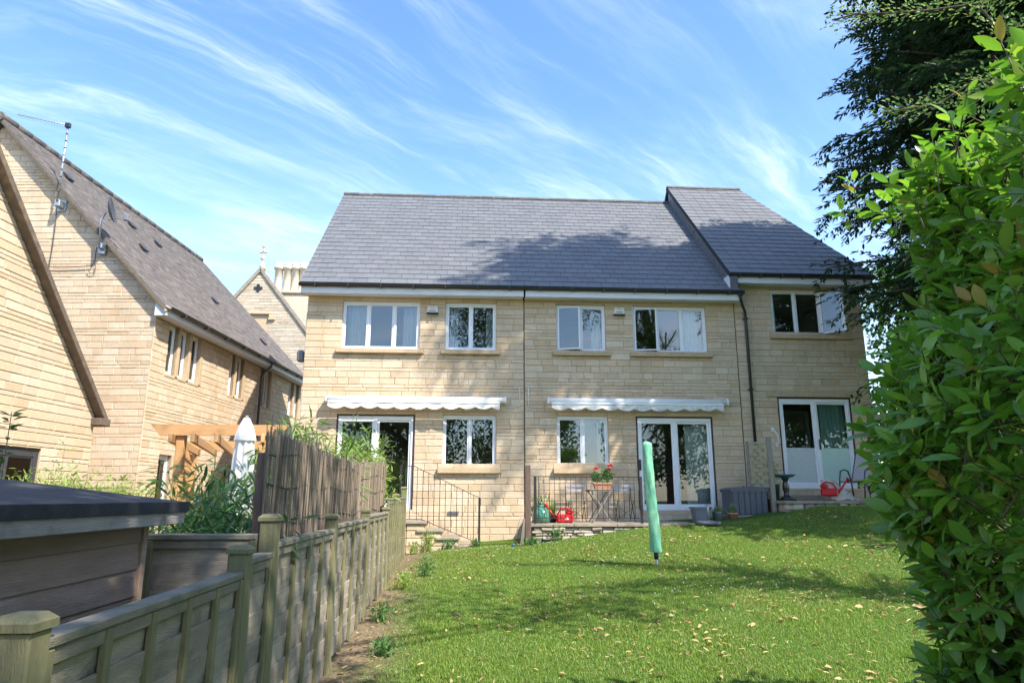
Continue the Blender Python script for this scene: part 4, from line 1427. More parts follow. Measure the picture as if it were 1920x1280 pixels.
def lap_panel(par, x, ya, yb, zt, zb, along='y', nbat=4, face=1):
    """lap panel: capping rail, battens each side, overlapping boards. Runs ya..yb; face=+1 shows the battens on +x (or -y)"""
    L_ = yb - ya
    rot = 0 if along == 'y' else -pi / 2

    def P(mb, name, m, lab=None):
        o = mb.build(name, m, par, (x, ya, 0) if along == 'y' else (ya, x, 0), rot)
        return o
    P(MB().bbox(-.045, .045, 0, L_, zt - .035, zt, .006), 'capping', FENCE_T)
    P(MB().bbox(.012, .034, 0, L_, zt - .085, zt - .036, .004), 'rail', FENCE_T)
    nb = max(3, int(round((zt - .06 - zb) / .135)))
    hb_ = (zt - .05 - zb) / nb
    for i in range(nb):
        z0 = zb + i * hb_
        wv = random.uniform(-.004, .004)
        M = Matrix.Translation((0, 0, z0)) @ Matrix.Rotation(radians(3.6) + random.uniform(-.02, .02), 4, 'Y')
        b = MB()
        # uneven lower edge
        n = 8
        V_, F = [], []
        for k in range(n + 1):
            y = L_ * k / n
            jz = random.uniform(-.006, .006)
            for (xx, zz) in ((-.004, 0 + jz), (.004, 0 + jz), (.004, hb_ + .022), (-.004, hb_ + .022)):
                V_.append(M @ Vector((xx + .006 + wv, y, zz)))
        for k in range(n):
            for e in range(4):
                F.append((k * 4 + e, k * 4 + (e + 1) % 4, (k + 1) * 4 + (e + 1) % 4, (k + 1) * 4 + e))
        F += [(0, 1, 2, 3), (n * 4 + 3, n * 4 + 2, n * 4 + 1, n * 4)]
        b.add(V_, F)
        P(b, 'board', FENCE_W)
    for k in range(nbat + 1):
        y = .02 + (L_ - .04) * k / nbat
        P(MB().bbox(.016, .044, y - .019, y + .019, zb - .02, zt - .037, .004), 'batten', FENCE_P)


gaps = [(0, 1, 1.22), (1, 2, 1.28), (2, 3, 1.33), (3, 4, 1.36), (4, 5, 1.39), (5, 6, 1.59), (6, 7, 1.60)]
for a, b, zt in gaps:
    ya, yb = posts[a][0] + .052, posts[b][0] - .052
    gz_ = gz1(FX, (ya + yb) / 2 + 2.07)
    lap_panel(fence, 0, ya, yb, zt, gz_ + .03, nbat=1 if yb - ya < .8 else (5 if a < 1 else 4))
lap_panel(fence, 0, -1.80, -.052, 1.12, .05, nbat=5)
# the return fence behind the shed
bf = thing('boundary_fence', 'short low fence panel running behind the shed', 'fence', (FX, 4.42, 0))
lap_panel(bf, -.02, -1.9, -.06, 1.385, .3, along='x', nbat=3)
add_post(bf, -1.95, 0, 1.42)

# ================================================================ SHED
shed = thing('garden_shed', 'dark timber shed with a black felt pent roof', 'shed', (-1.75, 2.4, 0))
# local: wall face x=0 looking to +x; y from -3.4 to 1.55
zb_, nb_ = 0.1, 11
bh = .137
for i in range(nb_):
    z0 = 1.50 - (i + 1) * bh
    b = MB()
    M = Matrix.Translation((0, 0, z0)) @ Matrix.Rotation(radians(-4), 4, 'Y')
    b.bbox(-.012, .008, -3.4, 1.54, 0, bh + .015, .004, Matrix.Translation((0, 0, z0)) @ Matrix.Rotation(radians(-5), 4, 'Y'))
    b.build('board', SHEDW, shed)
MB().bbox(-.03, .022, 1.535, 1.585, .05, 1.50, .005).build('corner_post', SHEDW, shed)
MB().box(-2.3, -.02, 1.50, 1.535, .05, 1.52).box(-2.3, -2.25, -3.4, 1.5, .05, 2.0).box(-2.25, -.05, -3.4, -3.36, .05, 1.5).build('frame_wall', SHEDW, shed)
rm = MB()
ra = atan2(.30, 2.4)
M = Matrix.Translation((.15, 0, 1.565)) @ Matrix.Rotation(ra, 4, 'Y')
rm.bbox(-2.75, 0, -3.6, 1.76, -.018, .008, .004, M)
ro = rm.build('roof', FELT, shed)
fm = MB().bbox(.115, .14, -3.6, 1.75, 1.455, 1.555, .004)
fm.build('fascia', SHEDF, shed)
M2 = Matrix.Translation((.15, 1.735, 1.565)) @ Matrix.Rotation(ra, 4, 'Y')
MB().bbox(-2.75, -.04, -.012, .012, -.12, -.02, .003, M2).build('bargeboard', SHEDF, shed)
MB().bbox(-.002, .006, -3.6, 1.762, -.045, .012, .002, M).build('felt_lip', FELT, ro)

# ================================================================ REED SCREEN
scr = thing('reed_screen', 'tall split reed screen wired upright behind the panel fence', 'screen', (-1.36, 4.8, 0))
RV, RF = [], []
SL_ = 6.6
nre = 1400
for i in range(nre):
    y = SL_ * i / nre + random.uniform(-.004, .004)
    x = .035 * sin(y * 2.3) + random.uniform(-.012, .012)
    zt = 1.97 + .035 * sin(y * 1.3) + random.uniform(-.035, .025) + (0.10 * max(0, 1 - y / .9)) + .10 * y / 6
    if random.random() < .04:
        zt += random.uniform(.05, .14)
    r = random.uniform(.0022, .0042)
    lx, ly = random.uniform(-.03, .03), random.uniform(-.03, .03) + (.10 if y < .7 and random.random() < .5 else 0)
    b = len(RV)
    for (zz, f) in ((.55, 0), (zt, 1)):
        for k in range(3):
            a = 2 * pi * k / 3
            RV.append((x + r * cos(a) + lx * f, y + r * sin(a) + ly * f, zz))
    RF += [(b, b + 1, b + 4, b + 3), (b + 1, b + 2, b + 5, b + 4), (b + 2, b, b + 3, b + 5)]
o = np_mesh('reeds', RV, RF, REED, scr)
o['kind'] = 'stuff'
for z in (0.85, 1.15, 1.42, 1.68, 1.9):
    MB().tube([(.035 * sin(y * 2.3) + .016, y, z + .018 * sin(y * 5 + z * 9)) for y in np.linspace(0, SL_, 60)], .006, 4).build('binding_wire', WIRE, scr)
for y in (.05, 2.2, 4.4, 6.5):
    MB().bbox(-.08, -.03, y, y + .05, .2, 1.9, .004).build('stake', OLDWOOD, scr)

# ================================================================ PERGOLA
pa, pb = at_y(283, 806, 9), at_y(297, 835, 11.5)
pg = thing('pergola', 'new honey coloured timber pergola with a lattice side', 'pergola', (pa.x, 9, .3))
sh = pb.x - pa.x + .18
for (yy, dx, zc, pxs) in ((0, 0, pa.z - .3, 0), (2.5, sh, pb.z - .3, 1)):
    b = MB()
    b.poly([(dx + 0, zc + .075), (dx + .12, zc - .065), (dx + 1.62, zc - .065), (dx + 1.74, zc + .075)], yy - .025, yy + .025)
    b.build('beam', PERG, pg)
px0 = at_y(331, 880, 9).x - pa.x
px1 = at_y(363, 880, 11.5).x - pa.x
for (x, y) in ((px0, .06), (px1, 2.44), (px0 + 1.08, .06), (px1 + 1.08, 2.44)):
    MB().bbox(x - .05, x + .05, y - .05, y + .05, -.1, 2.10 if y < 1 else 2.10, .006).build('post', PERG, pg)
for t in (.12, .32, .53, .74, .95):
    b = MB()
    x0, x1 = t * 1.35 + .2, t * 1.35 + .2 + sh
    b.beam((x0, -.28, 2.02), (x1, 2.8, 2.02), .045, .11)
    b.build('rafter', PERG, pg)
la0, la1 = Vector((px0, .12, 0)), Vector((px1, 2.38, 0))
for k in range(10):
    p = la0.lerp(la1, (k + .5) / 10)
    MB().beam(p + Vector((0, 0, .2)), p + Vector((0, 0, 1.95)), .028, .012, (1, 0, 0)).build('lattice_slat', PERG, pg)
for k in range(10):
    z = .3 + k * .17
    MB().beam(la0 + Vector((.012, 0, z)), la1 + Vector((.012, 0, z)), .012, .028).build('lattice_slat', PERG, pg)
MB().beam((px1, 2.40, .95), (px1 + 1.08, 2.40, .95), .05, .16).build('cross_rail', PERG, pg)

# closed parasol
pp = at_y(463, 785, 8.7)
par = thing('closed_parasol', 'closed white garden parasol standing before the pergola', 'parasol', (pp.x, 8.7, .3))
hh = pp.z - .3
def folds(prof, n=64, lob=8, amp=.17):
    V_, F = [], []
    for r, z in prof:
        for k in range(n):
            a = 2 * pi * k / n
            rr = r * (1 + amp * cos(lob * a + z * 1.5))
            V_.append((rr * cos(a), rr * sin(a), z))
    for i in range(len(prof) - 1):
        for k in range(n):
            F.append((i * n + k, i * n + (k + 1) % n, (i + 1) * n + (k + 1) % n, (i + 1) * n + k))
    return MB().add(V_, F, True)
folds([(.115, .75), (.135, 1.0), (.13, 1.3), (.12, 1.6), (.11, hh - .42), (.095, hh - .30), (.075, hh - .10), (.03, hh)]).build('canopy', PARA, par)
folds([(.128, hh - .27), (.118, hh - .22), (.085, hh - .10), (.035, hh + .01), (.002, hh + .012)], amp=.05).build('canopy_cap', PARA, par)
MB().tube([(0, 0, 0), (0, 0, hh + .04)], .02, 8).build('pole', GREYWOOD, par)
MB().lathe([(.25, 0), (.25, .05), (.05, .08), (.03, .3)], 16).build('base', GREYPL, par)

# ================================================================ GARDEN STEPS AND HANDRAIL
st = thing('garden_steps', 'stone garden steps climbing to the glazed door beside the fence', 'steps', (-.9, 14.4, .45))
tre = [(-1.55, -.80, 1.13), (-1.0, -.46, .97), (-.62, -.12, .82), (-.22, .22, .66)]
for i, (xa, xb, z) in enumerate(tre):
    b = MB().bbox(xa + .9, xb + .9, -.16, 1.06, z - .45 - .055, z - .45, .01)
    b.build('tread', SLABST, st)
    # masonry under each tread
    xr = xb - .05
    xl_ = (tre[i - 1][1] - .30) if i else xa
    n = max(1, int((xr - xl_) / .28))
    zc = .35
    while zc < z - .06:
        h = min(.15, z - .06 - zc)
        for k in range(n):
            a, c = xl_ + (xr - xl_) * k / n, xl_ + (xr - xl_) * (k + 1) / n
            MB().bbox(a + .9 + .005, c + .9 - .005, -.12 + random.uniform(-.008, .008), .3, zc - .45 + .005, zc - .45 + h - .004, .008).build('block', STONE, st)
        zc += .15
MB().box(-.65, .06, .0, 1.06, -.1, .62).box(.06, .4, .0, 1.06, -.1, .46).box(.4, .74, 0, 1.06, -.1, .31).build('core', MORTAR, st)
hr = thing('stair_handrail', 'black iron handrail sloping down beside the garden steps', 'handrail', (-1.05, 14.42, .45))
pA, pB = at_y(778, 874, 14.42) - Vector((-1.05, 14.42, .45)), at_y(899, 933, 14.42) - Vector((-1.05, 14.42, .45))
pL = Vector((pA.x - .28, 0, pA.z + .02))
bA, bB = at_y(790, 973, 14.42) - Vector((-1.05, 14.42, .45)), at_y(893, 1016, 14.42) - Vector((-1.05, 14.42, .45))
MB().beam(pA, pB, .04, .012).beam(pL, pA, .04, .012).build('top_rail', IRON, hr)
bL = Vector((pL.x, 0, bA.z + .005))
MB().beam(bA, bB, .03, .012).beam(bL, bA, .03, .012).build('bottom_rail', IRON, hr)
for k in range(11):
    t = (k + .5) / 11.5
    p, q = pA.lerp(pB, t), bA.lerp(bB, t)
    MB().tube([(p.x, 0, p.z), (p.x, 0, q.z)], .0065, 6).build('baluster', IRON, hr)
for x in (pL.x + .10, pL.x + .2):
    MB().tube([(x, 0, pL.z), (x, 0, bL.z)], .0065, 6).build('baluster', IRON, hr)
MB().bbox(pB.x - .022, pB.x + .022, -.022, .022, gz1(.25, 14.4) - .5, pB.z + .01, .004).build('post', IRON, hr)
MB().bbox(pL.x - .02, pL.x + .02, -.02, .02, 0, pL.z + .01, .004).build('post', IRON, hr)

# ================================================================ RAILED TERRACE
tz = 1.10
ter = thing('paved_terrace', 'low railed paved terrace on a dry stone retaining wall', 'terrace', (3.7, 13.7, .6))
for i in range(6):
    xa, xb = 1.24 + i * .85, 1.24 + (i + 1) * .85
    for ya, yb in ((13.62, 14.55), (14.555, 15.49)):
        MB().bbox(xa + .003 - 3.7, xb - .003 - 3.7, ya + .003 - 13.7, yb - .003 - 13.7, tz - .66 + random.uniform(0, .004), tz - .6, .008).build('paving_slab', SLABST, ter)
MB().box(1.26 - 3.7, 6.32 - 3.7, .10, 1.79, -.5, tz - .665).build('core', MORTAR, ter)
rs = random.Random(5)
z = .55
while z < tz - .07:
    h = rs.uniform(.045, .085)
    if z + h > tz - .07:
        h = tz - .07 - z
    x = 1.26 + rs.uniform(0, .1)
    while x < 3.75:
        w = rs.uniform(.10, .30)
        if z + h > gz1(x + w / 2, 13.6) - .05:
            b = MB()
            y0 = -.06 + rs.uniform(-.03, .03)
            b.bbox(-w / 2, w / 2 - .006, y0, .12, 0, h - .006, .014)
            b.v = [(p[0] + rs.uniform(-.008, .008), p[1] + rs.uniform(-.006, .006), p[2] + rs.uniform(-.006, .006)) for p in b.v]
            b.build('stone', RUBBLE, ter, (x + w / 2 - 3.7, 0, z - .6))
        x += w
    z += h
rl = thing('terrace_railing', 'black iron railing along the edge of the paved terrace', 'railing', (1.31, 13.68, 1.1))
RW = 2.14
MB().beam((0, 0, .90), (RW, 0, .89), .035, .012).build('top_rail', IRON, rl)
MB().beam((0, 0, .105), (RW, 0, .10), .03, .012).build('bottom_rail', IRON, rl)
for k in range(19):
    x = .10 + (RW - .18) * k / 18.5
    MB().tube([(x, 0, .11), (x, 0, .895)], .0065, 6).build('baluster', IRON, rl)
for x in (.03, RW):
    MB().bbox(x - .025, x + .025, -.025, .025, 0, .905, .004).build('post', IRON, rl)
tp_ = MB().bbox(-.055, .055, -.055, .055, 0, 1.47, .01)
tp_.v = [(p[0] + random.uniform(-.006, .006), p[1], p[2]) for p in tp_.v]
o = tp_.build('timber_post', OLDWOOD, None, (1.19, 13.66, .75))
tag(o, 'old brown square timber post at the end of the terrace railing', 'post')
# broom leaning against that post
bs = at_y(963, 1022, 13.5)
br = thing('garden_broom', 'thin pale handled broom with a blue head leaning by the timber post', 'broom', (bs.x, 13.5, gz1(bs.x, 13.5)))
MB().tube([(0, 0, .06), (.17, .08, .62)], .011, 6).build('handle', GREYWOOD, br)
MB().bbox(-.035, .035, -.05, .05, .0, .06, .015).build('head', mat('blue_plastic', (.03, .12, .17), .5), br)
sl = MB()
for i in range(3):
    sl.beam((.10 + i * .025, .04, .02), (.17 + i * .008, .08, .52), .025, .012)
so = sl.build('timber_offcuts', GREYWOOD, None, (bs.x + .03, 13.5, gz1(bs.x, 13.5)))
tag(so, 'grey timber offcuts propped against the brown post', 'timber')

# table, pot, chairs
tb = thing('folding_table', 'small folding garden table with crossed wooden legs', 'table', (2.76, 14.45, tz))
for i in range(5):
    MB().bbox(-.25, .25, -.25 + i * .1 + .004, -.25 + (i + 1) * .1 - .004, .645, .662, .004).build('slat', GREYWOOD, tb)
MB().bbox(-.24, .24, -.235, -.205, .615, .644, .003).bbox(-.24, .24, .205, .235, .615, .644, .003).build('rail', GREYWOOD, tb)
for s_ in (-1, 1):
    for y in (-.2, .2):
        MB().beam((s_ * .2, y + s_ * .015, 0), (-s_ * .2, y + s_ * .015, .63), .022, .035, (0, 1, 0)).build('leg', GREYWOOD, tb)
gp = thing('geranium_pot', 'terracotta trough of red geraniums on the folding table', 'flower pot', (2.82, 14.42, tz + .664))
tr = MB()
A = [(-.15, -.07, 0), (.15, -.07, 0), (.15, .07, 0), (-.15, .07, 0), (-.19, -.09, .12), (.19, -.09, .12), (.19, .09, .12), (-.19, .09, .12)]
tr.add(A, [(3, 2, 1, 0), (0, 1, 5, 4), (1, 2, 6, 5), (2, 3, 7, 6), (3, 0, 4, 7)]).bbox(-.2, .2, -.1, -.085, .10, .135, .004).bbox(-.2, .2, .085, .1, .10, .135, .004).bbox(-.2, -.185, -.085, .085, .10, .135, .004).bbox(.185, .2, -.085, .085, .10, .135, .004).box(-.18, .18, -.08, .08, .10, .11)
tr.build('trough', TERRA, gp)


def foliage(par, name, m, n, ctr, rad, L_, W_, up=.3, out=.6, shape=None):
    c = np.array(ctr); r = np.array(rad)
    d = randdir(n)
    P = c + d * r * (RNG.random((n, 1)) ** .5)
    D = norm(d * out + RNG.normal(size=(n, 3)) * .5 + np.array([0, 0, up]))
    Nn = norm(RNG.normal(size=(n, 3)) * .6 + np.array([0, 0, 1.0]))
    V_, F = leaves_np(P, D, Nn, RNG.uniform(.7, 1.2, n) * L_, RNG.uniform(.7, 1.2, n) * W_)
    return np_mesh(name, V_, F, m, par)


foliage(gp, 'leaves', GERL, 60, (-.13, 0, .24), (.08, .07, .12), .07, .065)
foliage(gp, 'leaves', GERL, 90, (.1, 0, .25), (.11, .08, .13), .07, .065)
for (x, z) in ((-.115, .42), (.14, .40), (.18, .49)):
    MB().tube([(x * .8, 0, .12), (x, 0, z - .02)], .004, 5).build('flower_stem', GERL, gp)
    n = 60
    d = randdir(n); d[:, 2] = np.abs(d[:, 2])
    V_, F = leaves_np(np.array([x, 0, z - .02]) + d * .028, d, randdir(n), np.full(n, .032), np.full(n, .028))
    np_mesh('flower_head', V_, F, REDFL, gp)


def folding_chair(label, x):
    c = thing('folding_chair', label, 'chair', (x, 15.2, tz), 0, 'folding chairs against the wall')
    for z in (.62, .72):
        MB().bbox(-.2, .2, .06, .075, z, z + .055, .004).build('back_slat', mat('pale_painted_slat', (.42, .41, .47), .7), c)
    for k in range(4):
        MB().bbox(-.2, .2, -.28 + k * .075, -.22 + k * .075, .425, .44, .004).build('seat_slat', GREYWOOD, c)
    for s_ in (-1, 1):
        MB().tube([(s_ * .19, .075, .80), (s_ * .19, .02, .44), (s_ * .19, -.30, .0)], .008, 6).build('leg', IRON, c)
        MB().tube([(s_ * .17, -.29, .43), (s_ * .17, .10, 0)], .008, 6).build('leg', IRON, c)
    MB().tube([(-.17, -.28, .05), (.17, -.28, .30)], .005, 5).tube([(.17, -.28, .05), (-.17, -.28, .30)], .005, 5).build('cross_brace', IRON, c)
    return c


folding_chair('slatted folding chair by the wall under the lower window, beside the watering can', 2.36)
folding_chair('slatted folding chair by the wall next to the sliding door', 3.42)


def can(label, loc, rz):
    c = thing('watering_can', label, 'watering can', loc, rz)
    b = MB().bbox(-.17, .17, -.09, .09, 0, .17, .03)
    b.bbox(.02, .17, -.085, .085, .16, .25, .03)
    b.build('body', REDPL, c)
    MB().tube([(-.15, 0, .06), (-.26, 0, .18), (-.36, 0, .33)], [.03, .022, .018], 10).build('spout', REDPL, c)
    rs_ = MB().lathe([(.018, 0), (.05, .05), (.052, .06), (.001, .065)], 16)
    r = rs_.build('rose', REDPL, c, (-.355, 0, .32))
    r.rotation_euler = (0, radians(-48), 0)
    MB().tube([(.15, 0, .23), (.05, 0, .30), (-.08, 0, .27), (-.14, 0, .16)], .016, 8).build('handle', REDPL, c)
    lb = MB()
    lb.lathe([(.001, 0), (.045, 0), (.045, .004), (.001, .004)], 20)
    l = lb.build('label_plate', AWNW, c, (.03, -.092, .08)); l.rotation_euler = (radians(90), 0, 0); l.scale = (1, .6, 1)
    return c


can('red plastic watering can behind the terrace railing', (1.98, 14.15, tz), 0)
cbm = thing('glass_carboy', 'large round green glass carboy behind the terrace railing', 'bottle', (1.50, 14.1, tz))
MB().lathe([(.12, 0), (.17, .02), (.19, .10), (.19, .17), (.16, .25), (.09, .31), (.045, .335), (.042, .38), (.055, .385), (.055, .40), (.03, .40)], 24).build('body', BOTTLE, cbm)
np_ = thing('dark_plant_pot', 'small dark blue pot with a grassy plant between carboy and watering can', 'plant pot', (1.73, 14.3, tz))
MB().lathe([(.09, 0), (.13, .12), (.135, .14), (.11, .14), (.10, .11)], 18).build('pot', mat('dark_blue_glaze', (.02, .03, .05), .2), np_)


def grass_clump(par, name, m, n, ctr, h, spread, w=.006, droop=.5):
    P = np.array(ctr) + RNG.normal(size=(n, 3)) * np.array([.03, .03, 0])
    ang = RNG.uniform(0, 2 * pi, n)
    lean = RNG.uniform(.05, 1, n) * spread
    hh_ = RNG.uniform(.6, 1.1, n) * h
    V_, F = [], []
    K = 4
    for i in range(n):
        d = np.array([cos(ang[i]), sin(ang[i]), 0]); t = np.array([-d[1], d[0], 0])
        b = len(V_)
        for k in range(K + 1):
            u = k / K
            p = P[i] + d * lean[i] * u ** 1.6 + np.array([0, 0, hh_[i] * (u - droop * u ** 2.6 * lean[i] / max(spread, .01))])
            ww = w * (1 - u * .85)
            V_ += [p + t * ww, p - t * ww]
        for k in range(K):
            F.append((b + 2 * k, b + 2 * k + 1, b + 2 * k + 3, b + 2 * k + 2))
    return np_mesh(name, V_, F, m, par)


grass_clump(np_, 'leaves', BAMB, 120, (0, 0, .12), .42, .40)
sh_ = thing('terrace_shrub', 'loose arching green plant growing behind the glass carboy', 'plant', (1.45, 14.6, tz))
grass_clump(sh_, 'stems', BAMBD, 160, (0, 0, 0), .62, .45, .007)
foliage(sh_, 'leaves', BAMBD, 160, (.1, 0, .35), (.3, .15, .25), .08, .02)

# right hand side of the terrace
bk_ = thing('square_bucket', 'mid grey square plastic planter beside the sliding door', 'planter', (4.86, 14.35, tz))
q = MB()
A = [(-.13, -.13, 0), (.13, -.13, 0), (.13, .13, 0), (-.13, .13, 0), (-.17, -.17, .29), (.17, -.17, .29), (.17, .17, .29), (-.17, .17, .29)]
q.add(A, [(3, 2, 1, 0), (0, 1, 5, 4), (1, 2, 6, 5), (2, 3, 7, 6), (3, 0, 4, 7)]).box(-.165, .165, -.165, .165, .25, .26)
q.build('body', MIDGREY, bk_)
MB().bbox(-.19, .19, -.19, -.165, .27, .31, .006).bbox(-.19, .19, .165, .19, .27, .31, .006).bbox(-.19, -.165, -.165, .165, .27, .31, .006).bbox(.165, .19, -.165, .165, .27, .31, .006).build('rim', MIDGREY, bk_)
pb_ = thing('parasol_base', 'round dark grey parasol base with a short upright tube on the lawn edge', 'parasol base', (4.70, 13.45, gz1(4.7, 13.45) + .02))
MB().lathe([(.25, -.02), (.25, .025), (.22, .05), (.06, .065), (.035, .075)], 28).build('disc', GREYPL, pb_)
MB().tube([(0, 0, .06), (0, 0, .36)], .024, 12).build('tube', MIDGREY, pb_)
MB().tube([(.02, 0, .30), (.06, 0, .30)], .012, 8).build('knob', BLACKPL, pb_)
gb = thing('galvanised_bucket', 'small galvanised bucket of pale sedge near the grey storage box', 'bucket', (5.24, 14.4, tz))
MB().lathe([(.085, 0), (.115, .20), (.12, .21), (.11, .20), (.10, .17)], 20).build('body', GALV, gb)
grass_clump(gb, 'sedge', SEDGE, 260, (0, 0, .17), .24, .26, .004, .9)
tpot = thing('terracotta_pot', 'terracotta pot of pale sedge in front of the grey storage box', 'flower pot', (5.52, 14.3, tz))
MB().lathe([(.075, 0), (.10, .15), (.115, .155), (.115, .19), (.10, .19), (.09, .15)], 20).build('pot', TERRA, tpot)
grass_clump(tpot, 'sedge', SEDGE, 260, (0, 0, .16), .27, .20, .004, .8)
tall = thing('weedy_plant', 'wispy yellow green plant between square planter and bucket', 'plant', (5.06, 14.55, tz))
grass_clump(tall, 'stems', BAMB, 90, (0, 0, 0), .40, .16, .006)

# storage box on a little slab, trellis, posts
bx = thing('storage_box', 'slate grey plastic garden storage box with ribbed panels', 'storage box', (5.98, 14.75, 1.24))
MB().box(-.37, .37, -.28, .28, 0, .50).build('body', GREYPL, bx)
for k in range(6):
    x = -.375 + k * .125
    MB().bbox(x + .006, x + .119, -.30, -.275, .01, .48, .006).build('panel', GREYPL, bx)
for k in range(4):
    y = -.27 + k * .14
    MB().bbox(-.395, -.365, y + .005, y + .133, .01, .48, .006).build('panel', GREYPL, bx)
lid = MB()
lid.poly([(-.42, .47), (.42, .47), (.42, .53), (.36, .565), (.10, .585), (-.25, .575), (-.38, .55), (-.42, .52)], -.32, .32)
lid.build('lid', GREYPL, bx)
MB().lathe([(.02, 0), (.02, .015), (.001, .02)], 12, (.0, .0, .583)).build('lid_button', BLACKPL, bx)
bs_ = MB().bbox(5.45, 6.42, 14.32, 15.45, 1.15, 1.238, .01)
o = bs_.build('raised_slab', SLABST, None)
tag(o, 'worn timber edged slab under the grey storage box', 'slab')
tl_ = thing('trellis_panel', 'narrow woven trellis panel between grey posts beside the storage box', 'trellis', (6.33, 14.65, 1.1))
for (x, y, h, w) in ((-.12, .30, 1.72, .06), (.13, -.25, 1.76, .09)):
    MB().bbox(x - w / 2, x + w / 2, y - w / 2, y + w / 2, 0, h, .008).build('post', GREYWOOD, tl_)
tA, tB = Vector((-.095, .27, 0)), Vector((.09, -.2, 0))
MB().beam(tA + Vector((0, 0, 1.66)), tB + Vector((0, 0, 1.66)), .03, .05).build('rail', mat('pale_trellis_timber', (.36, .33, .2), .85, .2, 8), tl_)
for k in range(14):
    z = .5 + k * .083
    w = MB()
    pts = [tA.lerp(tB, t) + Vector((.016 * (1 if (i + k) % 2 else -1), 0, z)) for i, t in enumerate((0.02, .26, .5, .74, .98))]
    for a, b in zip(pts, pts[1:]):
        w.beam(a, b, .005, .075)
    w.build('slat', mat('pale_trellis_timber', (.36, .33, .2)), tl_)
for t in (.26, .5, .74):
    p = tA.lerp(tB, t)
    MB().beam(p + Vector((0, 0, .45)), p + Vector((0, 0, 1.64)), .022, .016, (1, 0, 0)).build('upright', mat('pale_trellis_timber', (.36, .33, .2)), tl_)

# ================================================================ UPPER TERRACE (end house)
t3 = 1.53
ut = thing('upper_terrace', 'raised slab terrace in front of the end house on a rough stone edge', 'terrace', (8.0, 14.0, 1.0))
for i in range(4):
    xa = 6.50 + i * .8
    for ya, yb in ((13.95, 14.72), (14.725, 15.49)):
        MB().bbox(xa + .003 - 8, xa + .797 - 8, ya - 14 + .003, yb - 14 - .003, t3 - 1.06, t3 - 1 + random.uniform(-.003, .003), .008).build('paving_slab', SLABST, ut)
MB().box(-1.45, 1.65, .04, 1.45, -.6, t3 - 1.065).build('core', MORTAR, ut)
x = 6.52
while x < 9.6:
    w = rs.uniform(.14, .34)
    for (za, zb2) in ((1.18, 1.33), (1.335, 1.465)):
        b = MB().bbox(-w / 2, w / 2 - .008, -.06 + rs.uniform(-.02, .02), .06, 0, zb2 - za, .03)
        b.v = [(p[0] + rs.uniform(-.012, .012), p[1], p[2] + rs.uniform(-.008, .008)) for p in b.v]
        b.build('stone', RUBBLE, ut, (x + w / 2 - 8, .02, za - 1))
    x += w
MB().bbox(7.2 - 8, 8.35 - 8, 15.1 - 14, 15.5 - 14, t3 - 1 + .002, t3 - 1 + .12, .01).build('door_step', SLABST, ut)
bb = thing('bird_bath', 'glossy black bird bath with a teal bowl on the upper terrace', 'bird bath', (6.80, 14.5, t3))
MB().bbox(-.15, .15, -.15, .15, 0, .04, .01).build('plinth', BATH, bb)
MB().lathe([(.13, .04), (.12, .07), (.06, .10), (.05, .16), (.075, .26), (.06, .36), (.05, .42), (.08, .46), (.09, .48)], 22).build('pedestal', BATH, bb)
MB().lathe([(.06, .47), (.15, .49), (.215, .53), (.22, .55), (.20, .545), (.14, .52), (.001, .51)], 28).build('bowl', TEAL, bb)
gpot = thing('green_plant_tub', 'dark green tub with a feathery yellow green plant behind the bird bath', 'plant pot', (6.70, 14.95, t3))
MB().lathe([(.13, 0), (.16, .33), (.17, .35), (.15, .35), (.14, .3)], 18).build('tub', mat('dark_green_plastic', (.015, .06, .03), .45), gpot)
grass_clump(gpot, 'stems', FEATH, 100, (0, 0, .3), .55, .22, .006)
foliage(gpot, 'leaves', FEATH, 160, (0, 0, .65), (.17, .13, .25), .07, .022)
can('red watering can lying on its side on the upper terrace', (7.72, 14.45, t3 + .095), radians(155))
sk = thing('plastic_sack', 'clear crumpled plastic sack slumped behind the garden armchair', 'sack', (8.05, 14.55, t3))
sb = MB()
rsx = random.Random(9)
n, J = 22, 9
V_, F = [], []
for j in range(J + 1):
    t = j / J
    for k in range(n):
        a = 2 * pi * k / n
        rr = (.26 - .16 * t) * (1 + rsx.uniform(-.10, .10)) + .02
        V_.append((rr * 1.15 * cos(a) - .30 * t, rr * .7 * sin(a), .02 + .42 * t + rsx.uniform(-.015, .015)))
for j in range(J):
    for k in range(n):
        F.append((j * n + k, j * n + (k + 1) % n, (j + 1) * n + (k + 1) % n, (j + 1) * n + k))
F.append(tuple(range(J * n, J * n + n)))
sb.add(V_, F, False).build('sack_body', CLEARB, sk)
ac = thing('garden_armchair', 'grey mesh metal garden armchair turned towards the hedge', 'chair', (8.30, 14.32, t3), radians(-62))
# local: chair faces -y
for s_ in (-1, 1):
    MB().tube([(s_ * .28, -.26, 0), (s_ * .28, -.20, .45), (s_ * .28, -.15, .62), (s_ * .28, -.02, .655), (s_ * .28, .12, .63), (s_ * .28, .20, .45), (s_ * .28, .26, 0)], .016, 8).build('arm_loop', CHFR, ac)
    MB().tube([(s_ * .25, -.26, .40), (s_ * .25, .18, .39), (s_ * .24, .42, 1.02)], .014, 8).build('side_rail', CHFR, ac)
MB().tube([(-.24, .42, 1.02), (.24, .42, 1.02)], .014, 8).tube([(-.28, -.05, .385), (.28, -.05, .385)], .012, 6).build('cross_tube', CHFR, ac)
sl_ = MB()
pr = [(-.27, .405), (-.1, .39), (.08, .385), (.17, .40), (.20, .46), (.26, .62), (.34, .82), (.415, 1.01)]
V_ = [(x, y, z) for x in (-.24, .24) for y, z in pr]
n = len(pr)
sl_.add(V_, [(i, i + 1, n + i + 1, n + i) for i in range(n - 1)], False).build('sling', MESHF, ac, fix=False)
